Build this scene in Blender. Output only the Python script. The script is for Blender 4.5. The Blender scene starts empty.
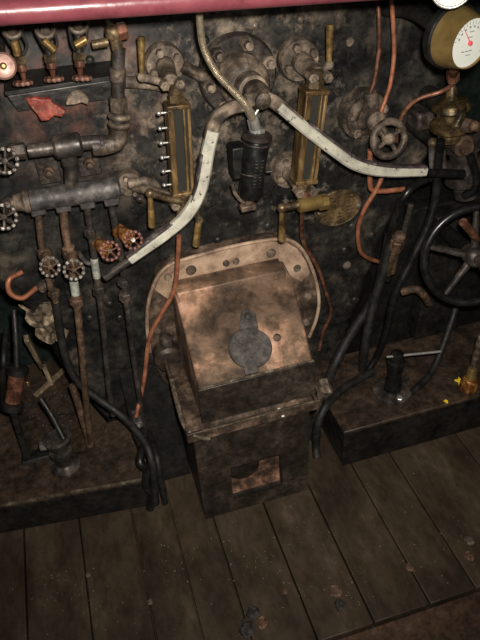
import bpy, math, random
from mathutils import Vector as V, Matrix
random.seed(7)
sc = bpy.context.scene
COL = sc.collection

# ------------------------------------------------------------------ camera
F = 640.0
Yc = V((-240, 480, -640)).normalized()
Zc = V((-60, 823, 640)); Zc = (Zc - Yc * Zc.dot(Yc)).normalized()
Xc = Yc.cross(Zc)
R3 = Matrix((Xc, Yc, Zc))                 # camera -> cab axes (x along backhead, y into boiler, z up)
CAM = V((0, -1.6, 1.7))
FWD = R3 @ V((0, 0, -1))
cam = bpy.data.cameras.new('camera'); camo = bpy.data.objects.new('camera', cam); COL.objects.link(camo)
camo.matrix_world = Matrix.Translation(CAM) @ R3.to_4x4()
cam.sensor_fit = 'HORIZONTAL'; cam.sensor_width = 36; cam.lens = 36 * F / 480; cam.clip_start = .02
sc.camera = camo

def ray(u, v): return R3 @ V((u - 240, 320 - v, -F))
def P(u, v, y):                            # point of the cab at depth y seen at (u, v)
    d = ray(u, v); return CAM + d * ((y - CAM.y) / d.y)
def PZ(u, v, z):
    d = ray(u, v); return CAM + d * ((z - CAM.z) / d.z)
def S(px, p): return px * (p - CAM).dot(FWD) / F      # pixel length -> metres at p
OUT = V((0, -1, 0)); UP = V((0, 0, 1)); RIGHT = V((1, 0, 0))

# ------------------------------------------------------------------ materials
def mat(name, stops, scale=14, rough=(.4, .7), metal=0.0, bump=.25, detail=6, dist=.3, spec=.34, streak=None, chips=None, bscale=None, grime=(38, .42, .62, .42)):
    m = bpy.data.materials.new(name); m.use_nodes = True
    nt = m.node_tree; N = nt.nodes; L = nt.links
    b = N['Principled BSDF']
    tc = N.new('ShaderNodeTexCoord'); mp = N.new('ShaderNodeMapping')
    L.new(tc.outputs['Object'], mp.inputs['Vector'])
    if streak: mp.inputs['Scale'].default_value = streak
    no = N.new('ShaderNodeTexNoise'); no.inputs['Scale'].default_value = scale; no.inputs['Detail'].default_value = detail
    no.inputs['Roughness'].default_value = .62; no.inputs['Distortion'].default_value = dist
    L.new(mp.outputs['Vector'], no.inputs['Vector'])
    cr = N.new('ShaderNodeValToRGB'); e = cr.color_ramp.elements
    while len(e) < len(stops): e.new(.5)
    for el, (p, c) in zip(e, stops): el.position = p; el.color = (*c, 1)
    L.new(no.outputs['Fac'], cr.inputs['Fac'])
    col = cr.outputs['Color']
    if chips:                               # (scale, threshold, colour)
        n2 = N.new('ShaderNodeTexNoise'); n2.inputs['Scale'].default_value = chips[0]; n2.inputs['Detail'].default_value = 8
        n2.inputs['Roughness'].default_value = .7
        L.new(tc.outputs['Object'], n2.inputs['Vector'])
        r2 = N.new('ShaderNodeValToRGB'); r2.color_ramp.elements[0].position = chips[1]; r2.color_ramp.elements[1].position = chips[1] + .05
        L.new(n2.outputs['Fac'], r2.inputs['Fac'])
        mx = N.new('ShaderNodeMix'); mx.data_type = 'RGBA'
        L.new(r2.outputs['Color'], mx.inputs['Factor']); L.new(col, mx.inputs['A']); mx.inputs['B'].default_value = (*chips[2], 1)
        col = mx.outputs['Result']
    if grime:                               # (scale, lo, hi, darkest): old dirt lying over the surface in blotches
        n4 = N.new('ShaderNodeTexNoise'); n4.inputs['Scale'].default_value = grime[0]; n4.inputs['Detail'].default_value = 9; n4.inputs['Roughness'].default_value = .74; n4.inputs['Distortion'].default_value = .15
        L.new(mp.outputs['Vector'], n4.inputs['Vector'])
        r4 = N.new('ShaderNodeMapRange'); r4.inputs['From Min'].default_value = grime[1]; r4.inputs['From Max'].default_value = grime[2]; r4.inputs['To Min'].default_value = grime[3]; r4.inputs['To Max'].default_value = 1.12
        L.new(n4.outputs['Fac'], r4.inputs['Value'])
        m4 = N.new('ShaderNodeMix'); m4.data_type = 'RGBA'; m4.blend_type = 'MULTIPLY'; m4.inputs['Factor'].default_value = 1
        L.new(col, m4.inputs['A']); L.new(r4.outputs['Result'], m4.inputs['B']); col = m4.outputs['Result']
    L.new(col, b.inputs['Base Color'])
    n3 = N.new('ShaderNodeTexNoise'); n3.inputs['Scale'].default_value = bscale or scale * 4; n3.inputs['Detail'].default_value = 5
    L.new(mp.outputs['Vector'], n3.inputs['Vector'])
    mr = N.new('ShaderNodeMapRange'); mr.inputs['From Min'].default_value = .3; mr.inputs['From Max'].default_value = .7
    mr.inputs['To Min'].default_value = rough[0]; mr.inputs['To Max'].default_value = rough[1]
    L.new(n3.outputs['Fac'], mr.inputs['Value']); L.new(mr.outputs['Result'], b.inputs['Roughness'])
    b.inputs['Metallic'].default_value = metal; b.inputs['Specular IOR Level'].default_value = spec
    if bump:
        bp = N.new('ShaderNodeBump'); bp.inputs['Strength'].default_value = bump; bp.inputs['Distance'].default_value = .004
        L.new(n3.outputs['Fac'], bp.inputs['Height']); L.new(bp.outputs['Normal'], b.inputs['Normal'])
    return m

M = {}
M['backhead'] = mat('sooty_boiler_black', [(.36, (.006, .006, .0058)), (.48, (.016, .0152, .014)), (.56, (.030, .027, .0235)), (.63, (.07, .057, .044)), (.72, (.17, .135, .10))], 5.5, (.30, .6), 0, .14, 12, .35, .3, bscale=55, grime=(24, .42, .58, .35))
M['green'] = mat('dark_green_paint', [(.35, (.006, .012, .009)), (.7, (.016, .026, .020))], 8, (.4, .7), 0, .2)
M['soot'] = mat('sooty_black', [(.35, (.006, .0055, .005)), (.7, (.022, .019, .016))], 12, (.35, .65), 0, .25)
M['dead'] = mat('matt_soot', [(.35, (.005, .0048, .0045)), (.7, (.016, .014, .012))], 12, (.7, .9), 0, .2, spec=.12)
M['gloss'] = mat('oily_black', [(.35, (.006, .006, .006)), (.75, (.018, .017, .016))], 12, (.2, .42), 0, .12)
M['rubber'] = mat('black_rubber', [(.35, (.009, .0085, .008)), (.75, (.024, .021, .019))], 20, (.5, .7), 0, .15)
M['iron'] = mat('dusty_iron', [(.34, (.028, .022, .018)), (.5, (.085, .064, .048)), (.68, (.22, .165, .12))], 22, (.4, .7), .25, .35, bscale=110)
M['dust'] = mat('ash_dusted_iron', [(.32, (.045, .034, .026)), (.48, (.14, .104, .075)), (.6, (.27, .205, .15)), (.72, (.42, .34, .26))], 18, (.5, .8), .1, .4, bscale=90)
M['steel'] = mat('worn_grey_steel', [(.3, (.035, .031, .030)), (.55, (.085, .076, .073)), (.8, (.17, .15, .135))], 18, (.45, .7), .2, .3)
M['darksteel'] = mat('dark_greased_steel', [(.3, (.020, .017, .016)), (.52, (.058, .047, .041)), (.72, (.14, .11, .088))], 16, (.3, .6), .3, .25)
M['bright'] = mat('bare_bright_steel', [(.3, (.28, .27, .25)), (.7, (.6, .58, .54))], 30, (.25, .45), .7, .1, grime=None)
M['rust'] = mat('rusty_pipe', [(.3, (.030, .020, .014)), (.5, (.085, .050, .030)), (.7, (.17, .10, .06))], 30, (.5, .8), .1, .4)
M['brass'] = mat('tarnished_brass', [(.3, (.09, .052, .018)), (.5, (.24, .148, .05)), (.75, (.44, .30, .12))], 22, (.32, .5), .45, .2)
M['oldbrass'] = mat('dull_brown_brass', [(.32, (.045, .030, .018)), (.5, (.135, .092, .048)), (.72, (.29, .205, .11))], 26, (.35, .6), .45, .3)
M['darkbrass'] = mat('oily_dark_brass', [(.34, (.022, .016, .009)), (.5, (.075, .050, .022)), (.68, (.22, .15, .065))], 26, (.3, .5), .4, .3)
M['gold'] = mat('polished_brass', [(.3, (.15, .095, .03)), (.7, (.34, .24, .09))], 14, (.22, .36), .6, .05, grime=None)
M['copper'] = mat('copper', [(.3, (.13, .046, .026)), (.5, (.30, .112, .060)), (.75, (.48, .21, .12))], 26, (.34, .52), .35, .2, grime=None)
M['dullcopper'] = mat('browned_copper', [(.3, (.07, .030, .018)), (.5, (.17, .07, .042)), (.75, (.30, .14, .09))], 24, (.35, .55), .4, .2)
M['pinkcopper'] = mat('pale_copper', [(.3, (.13, .065, .05)), (.7, (.28, .165, .13))], 20, (.35, .55), .3, .1, grime=None)
M['orange'] = mat('wet_orange_bronze', [(.3, (.13, .05, .016)), (.52, (.30, .12, .035)), (.7, (.6, .30, .10))], 40, (.2, .4), .5, .2)
M['redpaint'] = mat('glossy_red_paint', [(.3, (.095, .022, .029)), (.7, (.145, .038, .047))], 18, (.20, .38), 0, .3, bscale=26, grime=(30, .3, .5, .7))
M['redwheel'] = mat('worn_red_wheel', [(.3, (.06, .018, .012)), (.55, (.15, .045, .03)), (.75, (.3, .16, .11))], 60, (.35, .6), .2, .2)
M['whitepaint'] = mat('chipped_white_paint', [(.3, (.22, .21, .175)), (.52, (.34, .325, .265)), (.75, (.44, .42, .345))], 16, (.35, .6), 0, .25, chips=(46, .59, (.045, .03, .028)), grime=(24, .32, .5, .72))
M['edgepaint'] = mat('dirt_edged_paint', [(.3, (.035, .025, .026)), (.55, (.08, .06, .06)), (.8, (.30, .28, .25))], 36, (.4, .6), 0, .2)
M['whitesleeve'] = mat('grubby_white_wrap', [(.3, (.20, .20, .165)), (.7, (.38, .38, .33))], 30, (.5, .7), 0, .2)
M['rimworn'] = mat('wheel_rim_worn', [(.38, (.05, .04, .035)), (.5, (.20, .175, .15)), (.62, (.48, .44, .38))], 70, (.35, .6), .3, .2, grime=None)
M['heat'] = mat('heat_tinted_plate', [(.33, (.045, .031, .024)), (.44, (.115, .074, .050)), (.53, (.20, .128, .084)), (.60, (.42, .24, .155)), (.68, (.56, .36, .26))], 6.5, (.42, .65), .1, .2, 7, .35, bscale=60, grime=(11, .42, .56, .5))
M['flange'] = mat('tan_scorched_flange', [(.32, (.12, .080, .056)), (.46, (.27, .180, .122)), (.58, (.40, .28, .195)), (.72, (.50, .38, .28))], 11, (.5, .75), .1, .3, 6, .6, bscale=70, grime=(22, .34, .5, .62))
M['chute'] = mat('sooty_brown_plate', [(.3, (.016, .012, .0095)), (.5, (.036, .027, .021)), (.66, (.075, .056, .042))], 9, (.34, .56), .15, .2, 9, .2, bscale=70)
M['rim'] = mat('rusty_tray', [(.34, (.025, .018, .014)), (.48, (.075, .05, .035)), (.6, (.16, .108, .075)), (.72, (.30, .21, .15))], 16, (.4, .7), .15, .4)
M['rustpatch'] = mat('rust_scale', [(.38, (.03, .02, .015)), (.52, (.12, .062, .038)), (.66, (.30, .17, .11))], 22, (.6, .9), 0, .5)
M['disc'] = mat('slate_grey_iron', [(.3, (.075, .066, .06)), (.7, (.14, .125, .115))], 24, (.45, .65), .3, .2)
M['floor'] = mat('oily_brown_planks', [(.32, (.015, .0105, .0065)), (.46, (.034, .0235, .015)), (.58, (.050, .0355, .023)), (.72, (.10, .076, .051))], 6, (.36, .62), 0, .2, 10, .2, .24, (1.0, .45, 1.0), bscale=60, grime=(40, .36, .56, .72))
M['platform'] = mat('oily_brown_step', [(.28, (.016, .012, .009)), (.5, (.048, .032, .022)), (.75, (.085, .055, .036))], 9, (.32, .6), 0, .3, 7, .5)
M['wornedge'] = mat('worn_steel_edge', [(.3, (.06, .045, .03)), (.55, (.15, .115, .08)), (.7, (.4, .34, .26))], 25, (.35, .55), .3, .3)
M['plateedge'] = mat('rusty_footplate', [(.3, (.035, .020, .013)), (.55, (.085, .046, .028)), (.8, (.14, .08, .05))], 10, (.45, .7), .1, .4)
M['wood'] = mat('pale_kindling', [(.3, (.16, .115, .065)), (.7, (.30, .22, .14))], 22, (.5, .7), 0, .2, streak=(1, 1, .2))
M['rag'] = mat('greasy_tan_rag', [(.34, (.045, .032, .022)), (.5, (.16, .115, .075)), (.66, (.38, .30, .21))], 26, (.7, .9), 0, .3, chips=(20, .62, (.16, .09, .13)))
M['redscale'] = mat('flaking_red_paint', [(.35, (.02, .015, .013)), (.46, (.20, .03, .02)), (.6, (.27, .055, .035)), (.72, (.38, .17, .11))], 26, (.4, .6), 0, .4)
M['shelf'] = mat('grey_sheet_steel', [(.3, (.04, .038, .037)), (.5, (.12, .115, .112)), (.75, (.22, .21, .21))], 11, (.3, .5), .3, .15)
M['braid'] = mat('braided_metal_sheath', [(.3, (.15, .12, .08)), (.7, (.36, .30, .21))], 90, (.28, .45), .55, .3, grime=None)
M['dial'] = mat('white_dial', [(.3, (.48, .50, .46)), (.7, (.56, .57, .53))], 8, (.4, .5), 0, 0, grime=None)
M['ink'] = mat('dial_ink', [(.3, (.10, .11, .12)), (.7, (.16, .17, .18))], 8, (.5, .6), 0, 0, grime=None)
M['needle'] = mat('red_needle', [(.3, (.5, .06, .08)), (.7, (.6, .09, .12))], 8, (.4, .5), 0, 0, grime=None)
M['yellow'] = mat('yellow_wax', [(.3, (.75, .5, .02)), (.7, (.9, .65, .06))], 30, (.4, .6), 0, .1, grime=None)
M['coal'] = mat('coal', [(.3, (.016, .013, .011)), (.7, (.05, .04, .032))], 40, (.5, .8), 0, .5)
M['grit'] = mat('pale_grit', [(.3, (.10, .075, .055)), (.6, (.22, .17, .12)), (.8, (.4, .34, .27))], 40, (.7, .9), 0, 0, grime=None)
M['debris'] = mat('rusty_scrap', [(.3, (.06, .035, .022)), (.6, (.19, .10, .06)), (.8, (.34, .24, .17))], 60, (.5, .8), 0, .4)
M['framebrass'] = mat('sooty_gauge_brass', [(.32, (.04, .024, .010)), (.48, (.13, .078, .03)), (.62, (.28, .18, .075)), (.76, (.45, .31, .15))], 20, (.35, .55), .35, .2, streak=(1, 1, .3), grime=(60, .40, .6, .5))
M['gaugeglass'] = bpy.data.materials.new('smoky_gauge_glass'); M['gaugeglass'].use_nodes = True
_b = M['gaugeglass'].node_tree.nodes['Principled BSDF']
_b.inputs['Base Color'].default_value = (.028, .027, .024, 1); _b.inputs['Roughness'].default_value = .12
_b.inputs['Transmission Weight'].default_value = .12; _b.inputs['IOR'].default_value = 1.45
_n = M['gaugeglass'].node_tree.nodes.new('ShaderNodeTexNoise'); _n.inputs['Scale'].default_value = 60
_r = M['gaugeglass'].node_tree.nodes.new('ShaderNodeMapRange'); _r.inputs['To Min'].default_value = .05; _r.inputs['To Max'].default_value = .3
M['gaugeglass'].node_tree.links.new(_n.outputs['Fac'], _r.inputs['Value']); M['gaugeglass'].node_tree.links.new(_r.outputs['Result'], _b.inputs['Roughness'])

def stain(m, centre, radius, colour, scale, lo, hi):   # a patch of ash or rust with a ragged outline
    nt = m.node_tree; N = nt.nodes; L = nt.links; b = N['Principled BSDF']; src = b.inputs['Base Color'].links[0].from_socket
    tc = N.new('ShaderNodeTexCoord'); d = N.new('ShaderNodeVectorMath'); d.operation = 'DISTANCE'; d.inputs[1].default_value = centre
    L.new(tc.outputs['Object'], d.inputs[0])
    mr = N.new('ShaderNodeMapRange'); mr.inputs['From Min'].default_value = radius; mr.inputs['From Max'].default_value = radius * .2; L.new(d.outputs['Value'], mr.inputs['Value'])
    no = N.new('ShaderNodeTexNoise'); no.inputs['Scale'].default_value = scale; no.inputs['Detail'].default_value = 10; no.inputs['Roughness'].default_value = .72
    L.new(tc.outputs['Object'], no.inputs['Vector'])
    r2 = N.new('ShaderNodeMapRange'); r2.inputs['From Min'].default_value = lo; r2.inputs['From Max'].default_value = hi; L.new(no.outputs['Fac'], r2.inputs['Value'])
    mu = N.new('ShaderNodeMath'); mu.operation = 'MULTIPLY'; L.new(mr.outputs['Result'], mu.inputs[0]); L.new(r2.outputs['Result'], mu.inputs[1])
    mx = N.new('ShaderNodeMix'); mx.data_type = 'RGBA'; L.new(mu.outputs['Value'], mx.inputs['Factor']); L.new(src, mx.inputs['A']); mx.inputs['B'].default_value = (*colour, 1)
    L.new(mx.outputs['Result'], b.inputs['Base Color'])
stain(M['backhead'], (.42, 0, 1.36), .46, (.24, .185, .135), 10, .50, .62)
stain(M['backhead'], (.30, 0, 1.12), .34, (.20, .155, .115), 14, .52, .63)
stain(M['backhead'], (.02, 0, 1.25), .30, (.10, .042, .03), 9, .47, .60)
stain(M['backhead'], (.60, 0, .95), .36, (.17, .145, .115), 17, .54, .65)

# ------------------------------------------------------------------ mesh building (cab coordinates)
def frame(axis):
    a = axis.normalized(); t = UP if abs(a.z) < .9 else RIGHT
    x = t.cross(a).normalized(); return x, a.cross(x), a
def crom(pts, n):
    if len(pts) < 3: return list(pts)
    q = [pts[0] * 2 - pts[1]] + list(pts) + [pts[-1] * 2 - pts[-2]]
    out = []
    for i in range(1, len(q) - 2):
        a, b, c, d = q[i - 1:i + 3]
        for k in range(n):
            t = k / n
            out.append(.5 * ((2 * b) + (c - a) * t + (2 * a - 5 * b + 4 * c - d) * t * t + (3 * b - a - 3 * c + d) * t ** 3))
    out.append(pts[-1]); return out

class MB:
    def __init__(s): s.v = []; s.f = []
    def add(s, v, f):
        o = len(s.v); s.v += v; s.f += [tuple(i + o for i in q) for q in f]; return s
    def rings(s, rings, cap=True, closed=False):
        n = len(rings[0]); v = [p for r in rings for p in r]; f = []
        K = len(rings)
        for i in range(K if closed else K - 1):
            for j in range(n):
                a = i * n + j; b = i * n + (j + 1) % n; i2 = (i + 1) % K
                f.append((a, b, i2 * n + (j + 1) % n, i2 * n + j))
        if cap and not closed:
            f.append(tuple(range(n - 1, -1, -1))); f.append(tuple((K - 1) * n + j for j in range(n)))
        return s.add(v, f)
    def lathe(s, p, axis, prof, seg=20, rot=0):
        x, y, a = frame(axis); R = []
        for h, r in prof:
            r = max(r, 1e-4)
            R.append([p + a * h + (x * math.cos(t) + y * math.sin(t)) * r for t in [rot + 2 * math.pi * k / seg for k in range(seg)]])
        return s.rings(R)
    def cyl(s, a, b, r, r2=None, seg=16, bev=None):
        L = (b - a).length; r2 = r if r2 is None else r2
        bv = min(r, r2, L / 2) * .22 if bev is None else bev
        return s.lathe(a, b - a, [(0, r - bv), (bv, r), (L - bv, r2), (L, r2 - bv)], seg)
    def hexn(s, a, b, r, rot=0):
        L = (b - a).length; bv = min(r * .15, L * .2)
        return s.lathe(a, b - a, [(0, r - bv), (bv, r), (L - bv, r), (L, r - bv)], 6, rot)
    def tube(s, pts, r, seg=12, n=8, smooth=True):
        q = crom(pts, n) if smooth else list(pts)
        rr = r if isinstance(r, (list, tuple)) else None
        x = None; R = []
        for i, p in enumerate(q):
            t = (q[min(i + 1, len(q) - 1)] - q[max(i - 1, 0)]).normalized()
            if x is None: x, _, _ = frame(t)
            x = (x - t * x.dot(t)).normalized(); y = t.cross(x)
            if rr:
                g = i / (len(q) - 1) * (len(rr) - 1); k = min(int(g), len(rr) - 2); rad = rr[k] + (rr[k + 1] - rr[k]) * (g - k)
            else: rad = r
            R.append([p + (x * math.cos(2 * math.pi * k / seg) + y * math.sin(2 * math.pi * k / seg)) * rad for k in range(seg)])
        return s.rings(R)
    def bar(s, pts, w, th, n=8, inout=OUT):  # flat bar, width in the plane of the backhead, thickness along y; chamfered
        q = crom(pts, n); R = []
        for i, p in enumerate(q):
            t = (q[min(i + 1, len(q) - 1)] - q[max(i - 1, 0)]).normalized()
            x = t.cross(inout).normalized(); y = x.cross(t)
            g = i / (len(q) - 1) * (len(w) - 1); k = min(int(g), len(w) - 2); a = (w[k] + (w[k + 1] - w[k]) * (g - k)) / 2
            b = th / 2; c = min(a, b) * .45
            R.append([p + x * m + y * o for m, o in ((-a, -b + c), (-a + c, -b), (a - c, -b), (a, -b + c), (a, b - c), (a - c, b), (-a + c, b), (-a, b - c))])
        return s.rings(R)
    def torus(s, c, axis, Rr, r, seg=32, sg=10, scal=0, ns=12):
        x, y, a = frame(axis); RR = []
        for k in range(seg):
            t = 2 * math.pi * k / seg; d = x * math.cos(t) + y * math.sin(t)
            rad = r * (1 + scal * math.cos(ns * t))
            RR.append([c + d * (Rr + rad * math.cos(q)) + a * rad * math.sin(q) for q in [2 * math.pi * j / sg for j in range(sg)]])
        return s.rings(RR, closed=True)
    def sphere(s, c, r, seg=14, sq=(1, 1, 1)):
        R = []
        for i in range(1, 9):
            t = math.pi * i / 9
            R.append([c + V((math.sin(t) * math.cos(q) * r * sq[0], math.sin(t) * math.sin(q) * r * sq[1], math.cos(t) * r * sq[2])) for q in [2 * math.pi * k / seg for k in range(seg)]])
        return s.rings(R)
    def hexa(s, p):                          # p: four bottom corners then four top corners
        return s.add(list(p), [(3, 2, 1, 0), (4, 5, 6, 7), (0, 1, 5, 4), (1, 2, 6, 5), (2, 3, 7, 6), (3, 0, 4, 7)])
    def box(s, lo, hi):
        (a, b, c), (d, e, g) = lo, hi
        return s.hexa([V(q) for q in ((a, b, c), (d, b, c), (d, e, c), (a, e, c), (a, b, g), (d, b, g), (d, e, g), (a, e, g))])
    def obox(s, c, x, y, z):                 # centre and three half-vectors
        return s.hexa([c - x - y - z, c + x - y - z, c + x + y - z, c - x + y - z, c - x - y + z, c + x - y + z, c + x + y + z, c - x + y + z])
    def prism(s, outline, d):                # closed outline extruded along vector d
        n = len(outline); v = list(outline) + [p + d for p in outline]
        f = [(i, (i + 1) % n, n + (i + 1) % n, n + i) for i in range(n)] + [tuple(range(n - 1, -1, -1)), tuple(range(n, 2 * n))]
        return s.add(v, f)
    def build(s, name, m, parent=None, loc=None, bevel=0, smooth=True, kind=None, label=None):
        base = parent_loc(parent) if parent else (loc or V((0, 0, 0)))
        o0 = base
        me = bpy.data.meshes.new(name)
        me.from_pydata([tuple(p - o0) for p in s.v], [], s.f); me.update()
        import bmesh
        bm = bmesh.new(); bm.from_mesh(me); bmesh.ops.recalc_face_normals(bm, faces=bm.faces); bm.to_mesh(me); bm.free()
        me.materials.append(M[m])
        ob = bpy.data.objects.new(name, me); COL.objects.link(ob)
        if parent: ob.parent = parent
        else: ob.location = base
        if bevel:
            md = ob.modifiers.new('bevel', 'BEVEL'); md.width = bevel; md.segments = 2; md.limit_method = 'ANGLE'; md.angle_limit = math.radians(40)
        if smooth:
            for pl in me.polygons: pl.use_smooth = True
            if hasattr(me, 'set_sharp_from_angle'): me.set_sharp_from_angle(angle=math.radians(38))
        if kind: ob['kind'] = kind
        if label: ob['label'] = label
        return ob

def parent_loc(o):
    p = V((0, 0, 0))
    while o: p += o.location; o = o.parent
    return p
def thing(name, label, cat, loc, group=None):
    o = bpy.data.objects.new(name, None); o.empty_display_size = .02; COL.objects.link(o); o.location = loc
    o['label'] = label; o['category'] = cat
    if group: o['group'] = group
    return o
def tag(o, label, cat, group=None):
    o['label'] = label; o['category'] = cat
    if group: o['group'] = group
    return o
def struct(o): o['kind'] = 'structure'; return o

# ------------------------------------------------------------------ setting
FY = -.86
def planks():
    m = MB(); xs = [-1.0, -.80, -.60, -.403, -.233, -.07, .05, .17, .335, .495, .66, .80, 1.05, 1.30, 1.6]
    for a, b in zip(xs, xs[1:]):
        j = random.uniform(-.0015, .0015)
        m.box((a + .0022, FY, -.03), (b - .0022, .6, j))
    m.box((-1.0, FY, -.05), (1.6, .6, -.031))
    return m
struct(planks().build('floor', 'floor', bevel=.003))
m = MB(); m.box((-1.0, -1.75, -.06), (1.6, FY - .004, -.012)); struct(m.build('floor_footplate', 'plateedge', bevel=.004))
m = MB(); m.box((-1.0, .55, -.05), (1.6, .58, 2.05)); struct(m.build('wall_front', 'green'))
m = MB(); m.box((-1.03, -1.75, -.05), (-1.0, .58, 2.05)); struct(m.build('wall_left', 'green'))
m = MB(); m.box((1.6, -1.75, -.05), (1.63, .58, 2.05)); struct(m.build('wall_right', 'green'))
m = MB(); m.box((-1.03, -1.75, 2.05), (1.63, .58, 2.08)); struct(m.build('ceiling', 'green'))

# boiler backhead: round crown over a firebox that narrows towards the floor, flanged edge rolling back
def backhead_outline(inset):
    cx, cz, R = .345, 1.08, .735 - inset
    pts = []
    for k in range(0, 41):
        t = math.radians(-38 + (256) * k / 40)
        pts.append((cx + R * math.cos(t), cz + R * math.sin(t)))
    pts += [(-.185 + inset, .387), (-.075 + inset, .02), (.765 - inset, .02), (.80 - inset * 1, .20)]
    return pts
m = MB(); rg = []
for ins, y in ((.06, 0.0), (.045, .003), (.022, .014), (.006, .034), (0, .06), (0, .40)):
    rg.append([V((x, y, z)) for x, z in backhead_outline(ins)])
n = len(rg[0]); m.rings(rg)
bh = struct(m.build('wall_boiler_backhead', 'backhead'))
for i, (u, v) in enumerate([(350, 42), (347, 265), (352, 226), (205, 40), (110, 304), (90, 318), (300, 20), (255, 26), (120, 318), (355, 300), (268, 226), (218, 240), (140, 200), (345, 250), (90, 60), (372, 235)]):
    p = P(u, v, 0); MB().lathe(p + V((0, .002, 0)), OUT, [(0, S(4.5, p)), (.004, S(4.4, p)), (.008, S(3.4, p)), (.010, S(1.5, p))], 14).build('rivet', 'dust' if i in (1, 0) else 'backhead', bh)

# steps on both sides
a = V((-.44, -.243, 0)); b = V((.025, -.295, 0)); l = a + (a - b) * 1.2
pl = thing('step_platform', 'low brown metal step on the floor at left, hose bundle at its right end', 'step', V((l.x / 2, -.1, 0)))
m = MB(); zt = .13
m.prism([V((l.x, l.y, 0)), V((b.x - .015, b.y, 0)), V((b.x - .015, -.012, 0)), V((-.15, -.012, 0)), V((-.15, .3, 0)), V((l.x, .3, 0))], UP * zt)
m.build('step_top', 'platform', pl, bevel=.004)
m = MB(); d = (b - l).normalized(); m.obox((l + b) / 2 + V((-.015, 0, zt)), d * ((b - l).length / 2 - .02), V((0, .004, 0)), V((0, 0, .003)))
m.build('edge_strip', 'wornedge', pl)
m = MB(); m.obox((l + b) / 2 + V((-.01, -.004, .062)), d * ((b - l).length / 2 - .02), V((0, .002, 0)), V((0, 0, .055))); m.build('front_plate', 'soot', pl)

for x0, x1, lab in ((-.012, .143, 'sooty black sloping plate between left step and chute'), (.515, .612, 'sooty black sloping plate between chute and the low box')):
    m = MB(); m.prism([V((x0, -.215, .001)), V((x0, -.02, .34)), V((x0, -.012, .34)), V((x0, -.012, .001))], V((x1 - x0, 0, 0))); o = m.build('ash_pan_plate', 'dead', loc=V(((x0 + x1) / 2, -.1, 0)), bevel=.003); tag(o, lab, 'plate', 'sloping plates beside the chute')
m = MB(); m.prism([V((x, .03, z)) for x, z in ((.85, .001), (1.57, .001), (1.57, .68), (1.02, .68), (.93, .40), (.87, .18))], V((0, .49, 0))); o = m.build('dark_filler', 'dead', loc=V((1.2, .3, 0)), bevel=.006); tag(o, 'big matt black casing in the gloom behind the large wheel', 'filler')  # invented black mass, added to make the area behind pipes and wheel dark
bx = thing('toolbox_ledge', 'long low dark box on the floor right of the firebox', 'box', V((1.0, -.2, 0)))
m = MB(); m.box((.628, -.352, 0), (1.58, -.025, .165)); m.build('box_body', 'soot', bx, bevel=.004)
m = MB(); m.box((.622, -.360, .160), (1.585, -.018, .175)); m.build('lid', 'platform', bx, bevel=.004)

# ------------------------------------------------------------------ red roof pipe
a = P(-60, 16, -.45); b = P(520, -21, -.45)
o = MB().tube([a + (b - a) * (k / 6) for k in range(7)], S(11.5, (a + b) / 2), 24).build('roof_pipe', 'redpaint', loc=(a + b) / 2)
tag(o, 'glossy red painted pipe running across the top of the view', 'pipe')

# ------------------------------------------------------------------ firehole hood and chute
fl = thing('firehole_hood', 'scorched tan iron hood with sloping face and grey disc, bolted over the firehole', 'hood', V((.36, -.1, .4)))
outl = [(150, 352), (147, 325), (149, 300), (157, 278), (168, 266), (182, 260), (230, 247), (268, 240), (288, 240), (300, 247), (309, 261), (316, 281), (319, 302), (316, 320), (309, 337), (303, 385), (186, 400), (164, 388)]
pts = [P(u, v, -.045) for u, v in outl]
pts = crom(pts + [pts[0]], 4)[:-1]
c0 = sum(pts, V((0, 0, 0))) / len(pts)
m = MB(); rg = [[V((q.x, y, q.z)) + (V((q.x, y, q.z)) - V((c0.x, y, c0.z))) * k for q in pts] for k, y in ((.0, .003), (.0, -.038), (-.02, -.045))]
m.rings(rg); m.build('flange_plate', 'rim', fl)
m = MB(); band = [(155, 290), (160, 277), (170, 267), (183, 262), (230, 249), (268, 242), (287, 242), (298, 249), (306, 262), (310, 274), (302, 282), (290, 276), (284, 264), (235, 276), (180, 292), (170, 300)]
m.prism([P(u + random.uniform(-.6, .6), v + random.uniform(-.6, .6), -.0465) for u, v in band], V((0, .003, 0))); m.build('scorched_band', 'flange', fl, label='tan scorched upper band of the flange')
m = MB(); m.tube([P(u, v, -.05) for u, v in outl[:-3]], .0055, 8, 4); m.build('flange_lip', 'flange', fl)
for u, v, r in [(191, 270, 5.5), (226, 263, 3.5), (236, 261, 3.5), (271, 253, 5), (168, 277, 4), (158, 298, 4), (297, 268, 4), (308, 296, 4), (306, 322, 4), (157, 330, 4)]:
    p = P(u, v, -.047); MB().lathe(p, OUT, [(-.004, S(r, p)), (.003, S(r, p)), (.008, S(r * .75, p)), (.009, S(r * .2, p))], 14).build('bolt', 'dust', fl)
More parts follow.
